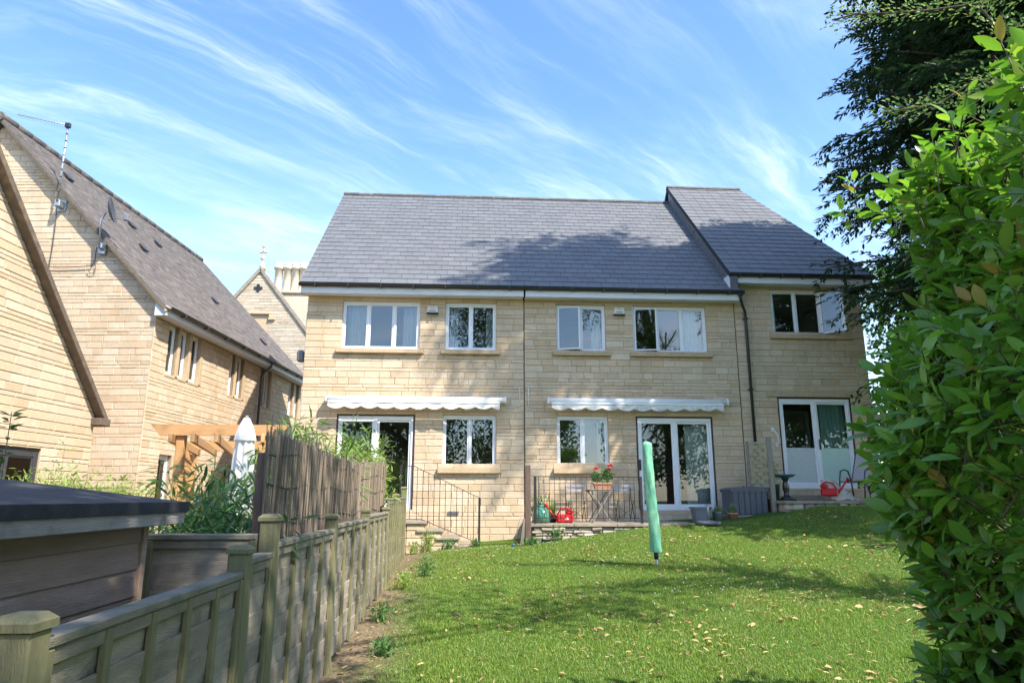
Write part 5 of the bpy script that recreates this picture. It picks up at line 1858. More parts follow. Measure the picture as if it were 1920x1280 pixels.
bp_ = thing('blue_glazed_pot', 'big cobalt blue glazed pot on the upper terrace by the hedge', 'plant pot', (8.80, 14.35, t3))
MB().lathe([(.15, 0), (.21, .10), (.25, .24), (.255, .28), (.27, .285), (.27, .31), (.24, .31), (.23, .26)], 26).build('pot', BLUEP, bp_)
MB().lathe([(.001, .26), (.235, .26)], 20).build('soil', mat('potting_soil', (.04, .03, .02), .95), bp_)
pl3 = thing('potted_shrub', 'grey green bushy plant standing beside the end house door', 'plant', (9.05, 14.95, t3))
foliage(pl3, 'leaves', BAMBD, 420, (0, 0, .55), (.28, .25, .42), .09, .03)
MB().lathe([(.12, 0), (.15, .25), (.15, .27)], 16).build('pot', TERRA, pl3)
gh = thing('grab_rail', 'curved white grab rail fixed to the wall beside the end house door', 'handrail', (7.10, 15.47, 2.95))
MB().tube([(-.04, 0, .18), (-.03, -.07, .15), (.04, -.08, .02), (.05, -.07, -.12), (.04, 0, -.16)], .014, 8).build('rail', UPVC, gh)
MB().bbox(-.07, -.01, -.005, .03, .14, .23, .005).bbox(.01, .07, -.005, .03, -.21, -.12, .005).build('fixing', UPVC, gh)

# ================================================================ THINGS FIXED TO THE HOUSES
def awning(label, x0, x1):
    a = thing('retractable_awning', label, 'awning', ((x0 + x1) / 2, 15.48, 3.72))
    h = (x1 - x0) / 2
    MB().tube([(-h, -.13, .02), (h, -.13, .02)], .068, 16).build('roller_case', AWNW, a)
    MB().bbox(-h - .005, -h + .05, -.20, .02, -.05, .095, .02).bbox(h - .05, h + .005, -.20, .02, -.05, .095, .02).build('end_cap', AWNW, a)
    MB().bbox(-h + .08, h - .14, -.25, -.19, -.075, -.03, .008).build('front_bar', AWNW, a)
    n, J = 150, 5
    xa, xb = -h + .09, h - .15
    V_, F = [], []
    for j in range(J + 1):
        for k in range(n + 1):
            s_ = k / n
            low = -.150 - .060 * abs(sin(s_ * pi * 10.5)) ** .8 + .008 * sin(s_ * 9)
            z = -.07 + (low + .07) * j / J
            V_.append((xa + (xb - xa) * s_, -.235 + .006 * sin(s_ * 41 + j) - .004 * j, z))
    for j in range(J):
        for k in range(n):
            b = j * (n + 1) + k
            F.append((b, b + 1, b + n + 2, b + n + 1))
    MB().add(V_, F, True).build('valance', AWNF, a, fix=False)
    for x in (-h * .6, h * .55):
        MB().bbox(x - .03, x + .03, -.06, .01, -.06, .10, .005).build('bracket', GALV, a)
    return a


awning('white retracted awning over the door at the head of the garden steps', -3.18, 0.86)
awning('white retracted awning over the railed terrace', 1.80, 6.00)


def alarm(label, px, py):
    p = at_y(px, py, 15.46)
    a = thing('alarm_box', label, 'alarm', p)
    b = MB()
    b.add([(-.13, -.03, -.06), (.13, -.03, -.06), (.11, -.03, .085), (-.11, -.03, .085), (-.15, .04, -.07), (.15, .04, -.07), (.12, .04, .10), (-.12, .04, .10)],
          [(0, 1, 2, 3), (4, 7, 6, 5), (0, 4, 5, 1), (1, 5, 6, 2), (2, 6, 7, 3), (3, 7, 4, 0)])
    b.build('case', ALARM, a)
    MB().bbox(-.135, .135, -.045, .03, -.10, -.065, .006).build('base_strip', BLACKPL, a)
    s_ = MB()
    for k in range(7):
        s_.box(-.075 + k * .022, -.058 + k * .022, -.0325, -.0305, -.035, -.012)
    for k in range(6):
        s_.box(-.055 + k * .019, -.042 + k * .019, -.0325, -.0305, .045, .058)
    s_.build('lettering', DARKPRINT, a)


alarm('cream alarm box between the closed upper windows', 811, 581)
alarm('cream alarm box between the open upper windows', 1161, 584)
for s_, lab in ((-1, 'white cable looped down beside the awning over the steps'), (1, 'white cable looped down beside the awning over the terrace')):
    x = 1.28 + s_ * .10
    o = MB().tube([(x, 15.485, 4.05), (x, 15.485, 3.62), (x + s_ * .32, 15.485, 3.60)], .009, 6).build('cable', CABLE, None)
    tag(o, lab, 'cable')
o = MB().bbox(-.12, .12, -.012, .01, -.035, .035, .004)
for k in range(5):
    o.box(-.10, .10, -.016, -.012, -.028 + k * .012, -.022 + k * .012)
vo = o.build('air_vent', MIDGREY, H1, at_y(850, 961, 15.49))
vo.matrix_parent_inverse = Matrix.Translation(H1.location).inverted()

# curtains, blinds and the things seen through the glass
curtain('pale curtain bunched at one side of the closed three light window', -2.86, -2.42, 15.78, 4.95, 6.0, CURT, 5, group=None)
curtain('pale curtain drawn back beside the alarm box in the closed three light window', -1.55, -1.22, 15.78, 4.95, 6.0, CURT, 4)
curtain('pale curtain in the closed two light upper window on the side away from the downpipe', -.48, -.25, 15.78, 4.95, 6.0, CURT, 3)
curtain('pale curtain in the closed two light upper window on the side of the movement joint', .40, .58, 15.78, 4.95, 6.0, CURT, 3)
curtain('grey white curtain in the open two light upper window', 2.92, 3.15, 15.78, 4.95, 6.0, CURT, 4)
curtain('pale green curtain in the three light upper window next to the downpipe', 5.15, 5.60, 15.78, 4.95, 6.0, CURTT, 5)
curtain('white curtain swept aside in the lower window above the terrace railing', 3.0, 3.17, 15.78, 2.3, 3.36, CURT, 3)
curtain('pale vertical blind gathered at one side of the terrace sliding door', 5.05, 5.58, 15.74, 1.42, 3.25, mat('grey_white_blind', (.55, .57, .56), .8), 16, .018, name='vertical_blind')
curtain('turquoise curtain hanging inside the end house door', 8.35, 8.95, 15.74, 1.95, 3.75, CURTT, 6, .04)
curtain('pale curtain in the upper window of the end house', 7.36, 7.5, 15.78, 5.45, 6.45, CURT, 2)
sf = thing('sofa', 'dark maroon sofa seen through the terrace sliding door', 'sofa', (4.75, 16.55, 1.32))
MB().bbox(-.75, .75, -.12, .12, .1, .82, .06).build('backrest', SOFA, sf)
MB().bbox(-.75, .75, .12, .75, .05, .42, .05).build('seat', SOFA, sf)
for s_ in (-1, 1):
    MB().bbox(s_ * .85 - .1, s_ * .85 + .1, -.12, .75, .05, .6, .05).build('arm', SOFA, sf)
bc = thing('bookcase', 'dark bookcase against the back wall of the terrace room', 'bookcase', (4.4, 19.2, 1.32))
MB().box(-.6, .6, 0, .25, 0, .04).box(-.6, -.56, 0, .25, .04, 1.7).box(.56, .6, 0, .25, .04, 1.7).box(-.56, .56, .23, .25, .04, 1.7).build('case', OLDWOOD, bc)
for z in (.45, .85, 1.25, 1.66):
    MB().box(-.555, .555, .0, .225, z, z + .03).build('shelf', OLDWOOD, bc)
for z0_ in (.48, .88, 1.28):
    x = -.53
    while x < .4:
        w = random.uniform(.025, .05); hb2 = random.uniform(.2, .3)
        if random.random() < .8:
            MB().box(x, x + w, .03, .2, z0_, z0_ + hb2).build('book', random.choice((SOFA, GREYPL, TERRA, ALARM, OLDWOOD)), bc)
        x += w + .004
for (x, z, w, h, lab, m_) in ((7.55, 2.85, .34, .50, 'framed picture with an orange lower half inside the end house', mat('orange_print', (.50, .25, .06), .6, .2, 6)),
                              (7.62, 3.35, .30, .32, 'framed pale flower picture inside the end house', mat('pink_print', (.5, .3, .3), .6, .3, 6))):
    p = thing('framed_picture', lab, 'picture', (x, 17.52, z))
    MB().bbox(-w / 2, w / 2, -.02, .0, -h / 2, h / 2, .004).build('frame', OLDWOOD, p)
    MB().box(-w / 2 + .03, w / 2 - .03, -.024, -.021, -h / 2 + .03, h / 2 - .03).build('print', m_, p)
pw = MB().box(6.95, 8.02, 17.53, 17.6, 1.8, 4.24).build('partition', PLASTER, H3)
pw.matrix_parent_inverse = Matrix.Translation(H3.location).inverted()
df = MB().bbox(8.04, 8.12, 17.5, 17.6, 1.8, 3.82, .004).bbox(8.9, 8.98, 17.5, 17.6, 1.8, 3.82, .004).bbox(8.12, 8.9, 17.5, 17.6, 3.74, 3.82, .004).build('inner_door_frame', UPVC, H3)
df.matrix_parent_inverse = Matrix.Translation(H3.location).inverted()
chn = thing('ceiling_lamp', 'small brass pendant lamp hanging inside the end house', 'lamp', (7.62, 16.6, 4.2))
MB().tube([(0, 0, 0), (0, 0, -.42)], .008, 6).build('stem', mat('brass', (.5, .35, .12), .35, metal=.8), chn)
for k in range(4):
    a = pi / 2 * k + .4
    MB().tube([(0, 0, -.42), (.08 * cos(a), .08 * sin(a), -.50), (.17 * cos(a), .17 * sin(a), -.44)], .007, 6).build('arm', mat('brass', (.5, .35, .12)), chn)
    MB().lathe([(.02, 0), (.05, .06), (.055, .08)], 12, (.17 * cos(a), .17 * sin(a), -.44)).build('lamp_shade', CURT, chn)
fl = thing('window_flowers', 'little red and white flowers on the sill of the open three light window', 'flowers', (4.72, 15.72, 4.99))
for (x, m_) in ((-.06, REDFL), (.06, AWNW), (.13, AWNW)):
    n = 24
    d = randdir(n)
    V_, F = leaves_np(np.array([x, 0, .06]) + d * .015, d, randdir(n), np.full(n, .035), np.full(n, .03))
    np_mesh('flower_head', V_, F, m_, fl)
MB().lathe([(.05, 0), (.06, .04)], 12).build('dish', ALARM, fl)
hp = thing('window_plant', 'green leafy house plant in the upper window of the end house', 'house plant', (7.72, 15.72, 5.45))
foliage(hp, 'leaves', GERL, 40, (0, 0, .14), (.09, .05, .11), .09, .05)
MB().lathe([(.04, 0), (.055, .06)], 12).build('pot', TERRA, hp)

# ================================================================ COVERED ROTARY CLOTHES LINE
rb = at_y(1232, 1070, 10.4)
rot = thing('rotary_clothes_line', 'folded rotary clothes line under a green vinyl cover on the lawn', 'clothes line', (rb.x, 10.4, rb.z - .05))
ct, cbz = 2.41 - rb.z + .05, .81 - rb.z + .05
ln = Vector((-.055, 0, 1.0))
V_, F = [], []
n, J = 30, 44
for j in range(J + 1):
    t = j / J
    z = cbz + (ct - cbz) * t
    for k in range(n):
        a = 2 * pi * k / n
        rr = (.084 - .014 * t) * (1 + .09 * sin(3 * a + t * 9) + .05 * sin(5 * a - t * 16) + .035 * sin(9 * a + 30 * t) + RNG.normal(0, .018))
        V_.append((rr * cos(a) - .09 * t * (1 - .15 * t), rr * .8 * sin(a), z))
top = len(V_)
V_.append((-.078, 0, ct + .035))
for j in range(J):
    for k in range(n):
        F.append((j * n + k, j * n + (k + 1) % n, (j + 1) * n + (k + 1) % n, (j + 1) * n + k))
for k in range(n):
    F.append((J * n + k, J * n + (k + 1) % n, top))
MB().add(V_, F, True).build('cover', COVER, rot, fix=False)
MB().tube([(0, 0, -.1), (-.004, 0, cbz + .1)], .024, 12).build('pole', GALV, rot)
MB().tube([(.003, 0, -.06), (.002, 0, .10)], .034, 12).build('ground_socket', GREYPL, rot)
MB().tube([(.03, -.02, cbz + .02), (.05, -.05, cbz - .05), (.045, -.055, cbz - .13)], .004, 5).build('tie_cord', COVER, rot)
MB().tube([(-.002, 0, cbz - .10), (-.003, 0, cbz + .02)], .034, 12).build('collar', BLACKPL, rot)

# ================================================================ LAUREL HEDGE


def uvleaf_mat(name, cols, ribcol, rough, transl):
    m = mat(name, cols[0], rough, .10, 8, isl=.22, spec=.55, transl=transl, cols=cols)
    N, L = m.node_tree.nodes, m.node_tree.links
    uv = N.new('ShaderNodeUVMap'); uv.uv_map = 'UVMap'
    sp = N.new('ShaderNodeSeparateXYZ'); L.new(uv.outputs[0], sp.inputs[0])
    # midrib and side veins
    ab = N.new('ShaderNodeMath'); ab.operation = 'ABSOLUTE'; L.new(sp.outputs[0], ab.inputs[0])
    rib = N.new('ShaderNodeMapRange'); rib.inputs['From Min'].default_value = .07; rib.inputs['From Max'].default_value = .02
    L.new(ab.outputs[0], rib.inputs['Value'])
    v1 = N.new('ShaderNodeMath'); v1.operation = 'MULTIPLY_ADD'; v1.inputs[1].default_value = -.35
    L.new(ab.outputs[0], v1.inputs[0]); L.new(sp.outputs[1], v1.inputs[2])
    v2 = N.new('ShaderNodeMath'); v2.operation = 'MULTIPLY'; v2.inputs[1].default_value = 9; L.new(v1.outputs[0], v2.inputs[0])
    v3 = N.new('ShaderNodeMath'); v3.operation = 'FRACT'; L.new(v2.outputs[0], v3.inputs[0])
    v4 = N.new('ShaderNodeMapRange'); v4.inputs['From Min'].default_value = .12; v4.inputs['From Max'].default_value = .0; v4.inputs['To Max'].default_value = .35
    L.new(v3.outputs[0], v4.inputs['Value'])
    mxv = N.new('ShaderNodeMath'); mxv.operation = 'MAXIMUM'; L.new(rib.outputs[0], mxv.inputs[0]); L.new(v4.outputs[0], mxv.inputs[1])
    k = N.new('ShaderNodeMath'); k.operation = 'MULTIPLY'; k.inputs[1].default_value = .55; L.new(mxv.outputs[0], k.inputs[0])
    b = N['Principled BSDF']
    src = b.inputs['Base Color'].links[0].from_socket
    mx = N.new('ShaderNodeMix'); mx.data_type = 'RGBA'
    L.new(k.outputs[0], mx.inputs[0]); L.new(src, mx.inputs[6]); mx.inputs[7].default_value = (*ribcol, 1)
    L.new(mx.outputs[2], b.inputs['Base Color'])
    return m


LAUR = uvleaf_mat('laurel_blade', [(0.12, 0.26, 0.038), (0.165, 0.33, 0.048), (0.13, 0.275, 0.046), (0.22, 0.40, 0.06), (0.11, 0.24, 0.042), (0.16, 0.32, 0.048), (0.30, 0.44, 0.075)],
                  (0.36, 0.46, 0.17), .32, .46)
LAURY = uvleaf_mat('yellow_laurel_blade', [(0.42, 0.33, 0.06), (0.36, 0.33, 0.08), (0.45, 0.28, 0.05)], (0.5, 0.45, 0.2), .4, .3)
TS = np.array([0, .05, .22, .45, .70, .88, 1.0])
WS = np.array([.04, .06, .72, 1.0, .88, .48, .03])


def rich_leaf(P, D, Nn, Ls, Ws, droop, fold):
    """7 stations x 3 verts; returns V, F(quads), UV per vertex"""
    n = len(P)
    D = norm(D); T = norm(np.cross(D, Nn)); Nn = np.cross(T, D)
    V_ = np.zeros((n, 7, 3, 3)); UV = np.zeros((n, 7, 3, 2))
    for i, t in enumerate(TS):
        c = P + D * (Ls * t)[:, None] - Nn * (droop * Ls * t * t)[:, None]
        hw = (Ws * WS[i] * .5)[:, None]
        V_[:, i, 1] = c
        V_[:, i, 0] = c + T * hw + Nn * hw * fold[:, None]
        V_[:, i, 2] = c - T * hw + Nn * hw * fold[:, None]
        UV[:, i, 0] = (1, t); UV[:, i, 1] = (0, t); UV[:, i, 2] = (-1, t)
    b = (np.arange(n) * 21)[:, None]
    F = []
    for i in range(6):
        for s_ in range(2):
            a = i * 3 + s_
            F.append(b + np.array([[a, a + 1, a + 4, a + 3]]))
    F = np.concatenate(F, 1).reshape(-1, 4)
    return V_.reshape(-1, 3), F, UV.reshape(-1, 2)


def np_mesh_uv(name, V_, F, UV, m, parent, link_=True):
    me = bpy.data.meshes.new(name)
    F = np.asarray(F, np.int32)
    me.vertices.add(len(V_)); me.vertices.foreach_set('co', np.asarray(V_, np.float32).ravel())
    me.loops.add(F.size); me.loops.foreach_set('vertex_index', F.ravel())
    me.polygons.add(len(F)); me.polygons.foreach_set('loop_start', np.arange(0, F.size, 4, dtype=np.int32))
    me.polygons.foreach_set('use_smooth', np.ones(len(F), bool))
    me.update(calc_edges=True)
    uv = me.uv_layers.new(name='UVMap')
    uv.data.foreach_set('uv', np.asarray(UV, np.float32)[F.ravel()].ravel())
    me.materials.append(m)
    if not link_:
        return me
    return link(bpy.data.objects.new(name, me), parent)


hedge = thing('laurel_hedge', 'tall cherry laurel hedge with big glossy leaves beside the lawn', 'hedge', (3.2, 2.2, 0))
HB = np.array([3.2, 2.2, 0])
X0, X1, YA, YB, ZT = 2.33, 4.4, -1.6, 3.35, 3.3


def hedge_shell(n):
    """points on the rounded outer face with their outward direction"""
    out_p, out_n = [], []
    while len(out_p) < n:
        f = RNG.random()
        z = RNG.uniform(.25, ZT)
        if f < .5:      # face to the lawn, rounding into the end
            y = RNG.uniform(YA, YB)
            p = np.array([X0, y, z]); nn = np.array([-1, .15, .15])
        elif f < .8:    # far end, rounded corner
            a = RNG.uniform(0, pi / 2 + .3)
            p = np.array([X0 + .7 - .7 * cos(a), YB - .1 + .6 * sin(a), z]); nn = np.array([-cos(a), sin(a), .15])
        else:
            p = np.array([RNG.uniform(X0, X1), RNG.uniform(YA, YB + .5), ZT + .05]); nn = np.array([-.3, .1, 1.0])
        # bulge: fuller at middle height, leaning back at the bottom and the top edge
        bul = .16 * sin(2.1 * p[1] + 1.3 * z) + .12 * sin(3.7 * z + 1) - .35 * max(0, (z - 2.6)) ** 1.5 - .15 * max(0, 1.5 - z)
        p = p + np.array([nn[0], nn[1], 0]) * bul
        if p[1] < 1.4 and RNG.random() < .55:
            continue
        out_p.append(p); out_n.append(nn)
    return np.array(out_p), norm(np.array(out_n))


NS = 4200
SPn, SNn = hedge_shell(NS)
depth = RNG.random(NS) ** 2.2 * .5
SPn = SPn - SNn * depth[:, None] + RNG.normal(size=(NS, 3)) * .05
lp, ld, lnn, ll, lw = [], [], [], [], []
stems = MB()
for i in range(NS):
    d = norm(SNn[i] * .7 + np.array([0, 0, .65]) + RNG.normal(size=3) * .45)
    L0 = RNG.uniform(.11, .23)
    if depth[i] < .05 and RNG.random() < .03:
        L0 *= 1.5
    k = RNG.integers(6, 10)
    if SPn[i][1] > 1.3:
        stems.tube([SPn[i] - HB - d * .1, SPn[i] - HB + d * L0], [.005, .002], 3, False)
    ph = RNG.uniform(0, 6.28)
    side = norm(np.cross(d, RNG.normal(size=3)))
    oth = np.cross(d, side)
    for j in range(k):
        t = (j + .3) / k
        a = ph + j * 2.4
        r = side * cos(a) + oth * sin(a)
        dd = norm(r * (.9 - .35 * t) + d * (.35 + .55 * t) - np.array([0, 0, .25 * (1 - t)]))
        lp.append(SPn[i] + d * L0 * t + r * .008); ld.append(dd)
        lnn.append(norm(d * .8 + np.array([0, 0, .6]) + RNG.normal(size=3) * .25))
        big = RNG.uniform(.06, .15)
        ll.append(big); lw.append(big * RNG.uniform(.36, .46))
lp, ld, lnn, ll, lw = map(np.array, (lp, ld, lnn, ll, lw))
stems.build('twigs', TWIG, hedge, fix=False)['kind'] = 'stuff'
# the leaves that show largest become parts of their own
v = lp - np.array([0, 0, 1.6])
zc = v @ np.array(FW); xs = v @ np.array(RT) / zc; ys = v @ np.array(UP) / zc
inview = (zc > .5) & (np.abs(xs) < .76) & (np.abs(ys) < .51)
# frontness: measured by how few leaves lie between it and the eye -> use distance ahead of the shell
near = np.where(inview, np.linalg.norm(v, axis=1) / ll, 1e9)
fr0 = np.argsort(near)
grid = {}
chosen = []
for i in fr0:
    if near[i] > 1e8:
        break
    key = (int(xs[i] * 40), int(ys[i] * 40))
    dist = np.linalg.norm(v[i])
    if key in grid and grid[key] < dist - .12:
        continue
    grid[key] = min(grid.get(key, 9), dist)
    chosen.append(i)
    if len(chosen) >= 300:
        break
chosen = np.array(chosen)
restm = np.ones(len(lp), bool); restm[chosen] = False
yel = RNG.random(len(lp)) < .035
fold = RNG.uniform(.05, .35, len(lp)); drp = RNG.uniform(.02, .28, len(lp))
for msk, m_, nm in ((restm & ~yel, LAUR, 'leaf_mass'), (restm & yel, LAURY, 'yellow_leaves')):
    V_, F, UV = rich_leaf(lp[msk] - HB, ld[msk], lnn[msk], ll[msk], lw[msk], drp[msk], fold[msk])
    np_mesh_uv(nm, V_, F, UV, m_, hedge)['kind'] = 'stuff'
lmesh = []
for k in range(8):
    one = lambda a: np.array([a])
    V_, F, UV = rich_leaf(np.zeros((1, 3)), np.array([[0., 1, 0]]), np.array([[0., 0, 1]]), one(1.0), one(.36 + .014 * k), one(.04 + .035 * k), one(.06 + .04 * ((k * 3) % 8)))
    lmesh.append((np_mesh_uv('leaf', V_, F, UV, LAUR, None, False), np_mesh_uv('leaf', V_, F, UV, LAURY, None, False)))
for c_, i in enumerate(chosen):
    D = Vector(norm(ld[i])); T = D.cross(Vector(lnn[i])).normalized(); Nn = T.cross(D)
    o = bpy.data.objects.new('leaf', lmesh[c_ % 8][1 if yel[i] else 0])
    M = Matrix((T, D, Nn)).transposed().to_4x4()
    link(o, hedge)
    o.matrix_local = Matrix.Translation(Vector(lp[i] - HB)) @ M @ Matrix.Scale(ll[i], 4)
random.seed(77)
hs_ = MB()
for k in range(26):
    y = random.uniform(-3.0, .9); x = random.uniform(-.4, .8)
    p = Vector((x, y, 0)); pts = [p]
    for s_ in range(6):
        p = p + Vector((random.uniform(-.08, .10), random.uniform(-.09, .08), .5)); pts.append(p)
    hs_.tube(pts, [.03, .026, .022, .018, .014, .010, .006], 6)
hs_.build('stems', TWIG, hedge)

# ================================================================ TREES


def limb_path(p0, d, L_, n, droop, wob):
    pts = [Vector(p0)]
    d = Vector(d).normalized()
    for i in range(n):
        d = (d + Vector((random.uniform(-wob, wob), random.uniform(-wob, wob), random.uniform(-wob, wob) - droop))).normalized()
        pts.append(pts[-1] + d * (L_ / n))
    return pts


def conifer(label, base, H, R, zlow, nl, seed, name='conifer_tree', needles=28):
    random.seed(seed)
    t = thing(name, label, 'tree', base)
    tr_ = MB().tube([(0.05 * sin(i), .05 * cos(i * 2), H * i / 10) for i in range(11)], [max(.02, .26 * (1 - i / 10.3)) for i in range(11)], 10)
    tr_.build('trunk', BARK, t)
    limbs = MB()
    Ps, Ds, Ns, Lx = [], [], [], []
    for i in range(nl):
        z = zlow + (H - zlow - .3) * (i / nl) ** .92
        f = (H - z) / (H - zlow)
        rr = R * (min(1.0, f * 4.0) ** .6) * random.uniform(.62, 1.1)
        rr = max(rr, .35) * (1.12 if z < 8.5 and H < 18 else 1.0)
        a = i * 2.39996 + random.uniform(-.4, .4)
        pts = limb_path((0, 0, z - rr * .10), (cos(a), sin(a), .22), rr, 7, .035, .07)
        limbs.tube(pts, [.05 * rr / R * (1 - k / 8.5) + .006 for k in range(8)], 5, False)
        for k in range(1, 8):
            for b in range(6):
                u = random.random()
                p = pts[k - 1].lerp(pts[k], u)
                ax = (pts[k] - pts[k - 1]).normalized()
                sd_ = ax.cross(Vector((0, 0, 1))).normalized() * random.choice((-1, 1))
                tl_ = random.uniform(.45, .95)
                d = (ax * random.uniform(.4, .9) + sd_ * random.uniform(.5, 1) + Vector((0, 0, random.uniform(-.35, .25)))).normalized()
                tw = limb_path(p, d, tl_, 4, .09, .10)
                for s_ in range(4):
                    q0, q1 = tw[s_], tw[s_ + 1]
                    dd = (q1 - q0).normalized()
                    for e in range(max(2, needles // 4)):
                        w = random.random()
                        Ps.append(q0.lerp(q1, w))
                        sg = random.choice((-1, 1))
                        s2 = dd.cross(Vector((random.uniform(-.3, .3), random.uniform(-.3, .3), 1))).normalized() * sg
                        Ds.append(dd * random.uniform(.5, 1.0) + s2 * random.uniform(.3, .9) + Vector((0, 0, random.uniform(-.35, .2))))
                        Ns.append((random.uniform(-.5, .5), random.uniform(-.5, .5), 1))
                        Lx.append(random.uniform(.10, .20))
    limbs.build('limbs', BARK, t, fix=False)
    Lx = np.array(Lx)
    V_, F = quad_leaves(np.array(Ps), np.array(Ds), np.array(Ns), Lx, Lx * .29)
    np_mesh('crown', V_, F, YEW, t)
    return t


conifer('tall dark conifer with drooping sprays in front of the end house', (11.5, 11.6, gz1(11.5, 11.6)), 15.4, 3.6, 3.0, 430, 3)
conifer('unseen pine added to shade the slate roof with its high crown', (9.3, 9.0, gz1(9.3, 9.0)), 19.3, 2.6, 15.9, 56, 13, name='roof_shade_pine', needles=20)  # added out of view as a shadow caster; crown kept high to shade the roof


def broadleaf(label, base, trunk, clumps, nleaf, L_, W_, m, name, seed, crad=(.8, 1.5)):
    random.seed(seed)
    t = thing(name, label, 'tree', base)
    tb_ = MB()
    tb_.tube(trunk[0], trunk[1], 10)
    lm = MB()
    Ps, Ns, Ds = [], [], []
    tp0 = Vector(trunk[0][-1])
    for c in clumps:
        c = Vector(c)
        st_ = Vector(trunk[0][random.randrange(len(trunk[0]) // 2, len(trunk[0]))])
        mid = st_.lerp(c, .5) + Vector((random.uniform(-.4, .4), random.uniform(-.4, .4), random.uniform(0, .5)))
        lm.tube([st_, mid, c], [.09, .05, .015], 6, False)
        n = nleaf
        r = random.uniform(*crad)
        d = randdir(n)
        pp = np.array(c) + d * (r * RNG.random((n, 1)) ** .45) * np.array([1, 1, .7])
        Ps.append(pp); Ds.append(d * .6 + RNG.normal(size=(n, 3)) * .6 + np.array([0, 0, -.3])); Ns.append(RNG.normal(size=(n, 3)) * .6 + np.array([0, 0, 1]))
    tb_.build('trunk', BARK, t)
    lm.build('limbs', BARK, t, fix=False)
    Ps, Ds, Ns = np.concatenate(Ps), np.concatenate(Ds), np.concatenate(Ns)
    n = len(Ps)
    V_, F = quad_leaves(Ps, Ds, Ns, RNG.uniform(.7, 1.25, n) * L_, RNG.uniform(.7, 1.2, n) * W_)
    np_mesh('crown', V_, F, m, t)
    return t


# the big lime tree behind the viewpoint: shades the lawn and shows in the panes
rl_ = random.Random(4)
cl = []
while len(cl) < 46:
    a, b, c = rl_.uniform(-1, 1), rl_.uniform(-1, 1), rl_.uniform(-1, 1)
    q = a * a + b * b + c * c
    if .15 < q < 1:
        cl.append((a * 3.3 - .4, b * 3.2 + 3.2, 10.6 + c * 3.2))
for (x, y, z) in ((6.4, 2.8, 9.2), (8.6, 2.0, 11.5), (5.0, 3.6, 9.4)):
    cl.append((x - 2.6, y + 3.6, z))
broadleaf('tall spreading lime tree at the foot of the lawn', (2.6, -3.6, 0), ([(0, 0, 0), (.1, .1, 3), (0, .3, 6), (.2, .8, 9), (0, 1.2, 12), (.2, 1.8, 13.5)], [.42, .34, .28, .2, .12, .05]),
          cl, 330, .13, .10, LIME, 'lime_tree', 5, (.8, 1.4))
rt_ = random.Random(8)
for k, (tx, ty, th_, lab) in enumerate(((-11, -13, 9.5, 'broad garden tree far behind the shed'), (-4, -16, 8.5, 'rounded garden tree at the bottom of the fence line'),
                                         (3.5, -17, 9.5, 'leafy garden tree at the bottom of the lawn'), (13, -13, 11, 'tall garden tree beyond the hedge end'), (19, -6, 10, 'spreading garden tree on the far side of the hedge'), (17.5, 23, 10.5, 'leafy tree standing beyond the end house'))):
    cl = [(rt_.uniform(-3.4, 3.4), rt_.uniform(-2.2, 2.2), th_ * rt_.uniform(.22, .95)) for _ in range(42)]
    broadleaf(lab, (tx, ty, 0), ([(0, 0, 0), (.1, 0, th_ * .3), (0, .1, th_ * .6), (0, 0, th_ * .85)], [.3, .24, .15, .05]), cl, 260, .22, .17, LIME, 'garden_tree', 20 + k, (1.1, 1.7))
# branch of a pale evergreen reaching in above the hedge
ev_c = [at_y(1560, 38, 7.6), at_y(1600, 28, 7.4), at_y(1660, 25, 7.2), at_y(1740, 20, 7), at_y(1830, 8, 6.8), at_y(1650, 212, 6.4), at_y(1700, 205, 6.3), at_y(1760, 195, 6.2), at_y(1830, 150, 6.2), at_y(1880, 60, 6.6), at_y(1900, 130, 6.2), at_y(1790, 225, 6.2)]
eb = Vector((7.6, 5.6, 0))
ev = thing('evergreen_tree', 'pale small leaved evergreen whose branches reach over the hedge top', 'tree', (eb.x, eb.y, gz1(eb.x, eb.y)))
MB().tube([(0, 0, -.1), (.05, 0, 2), (-.05, .1, 4), (0, 0, 6), (0.1, 0, 7.6)], [.16, .13, .10, .07, .03], 8).build('trunk', BARK, ev)
eo = Vector(ev.location)
br_ = MB()
Ps, Ds = [], []
def branch_to(pts_w, start):
    pts = [Vector(start)] + [Vector(p) - eo for p in pts_w]
    br_.tube(pts, [.028] + [.016 - .0015 * i if i < 8 else .004 for i in range(len(pts) - 1)], 5, False)
    for a, b in zip(pts, pts[1:]):
        n = int((b - a).length * 260)
        for _ in range(n):
            p = a.lerp(b, random.random())
            o_ = Vector((random.gauss(0, .09), random.gauss(0, .09), random.gauss(0, .07)))
            Ps.append(p + o_); Ds.append((b - a).normalized() * .8 + o_ * 6 + Vector((0, 0, .2)))
branch_to([ev_c[4], ev_c[3], ev_c[2], ev_c[1], ev_c[0]], (0, 0, 7.0))
branch_to([ev_c[8], ev_c[7], ev_c[6], ev_c[5]], (0, 0, 4.6))
branch_to([ev_c[9], ev_c[4]], (0, 0, 6.2))
branch_to([ev_c[10], ev_c[11]], (0, 0, 4.9))
for k in range(26):
    a = random.uniform(0, 6.28); z = random.uniform(3, 7.4)
    branch_to([eo + Vector((cos(a) * random.uniform(.6, 1.5), sin(a) * .9, z + random.uniform(.2, .8)))], (0, 0, z))
br_.build('limbs', BARK, ev, fix=False)
n = len(Ps)
V_, F = leaves_np(np.array(Ps), np.array(Ds), RNG.normal(size=(n, 3)) * .6 + np.array([0, 0, 1]), RNG.uniform(.035, .065, n), RNG.uniform(.018, .028, n))
np_mesh('crown', V_, F, VARIEG, ev)
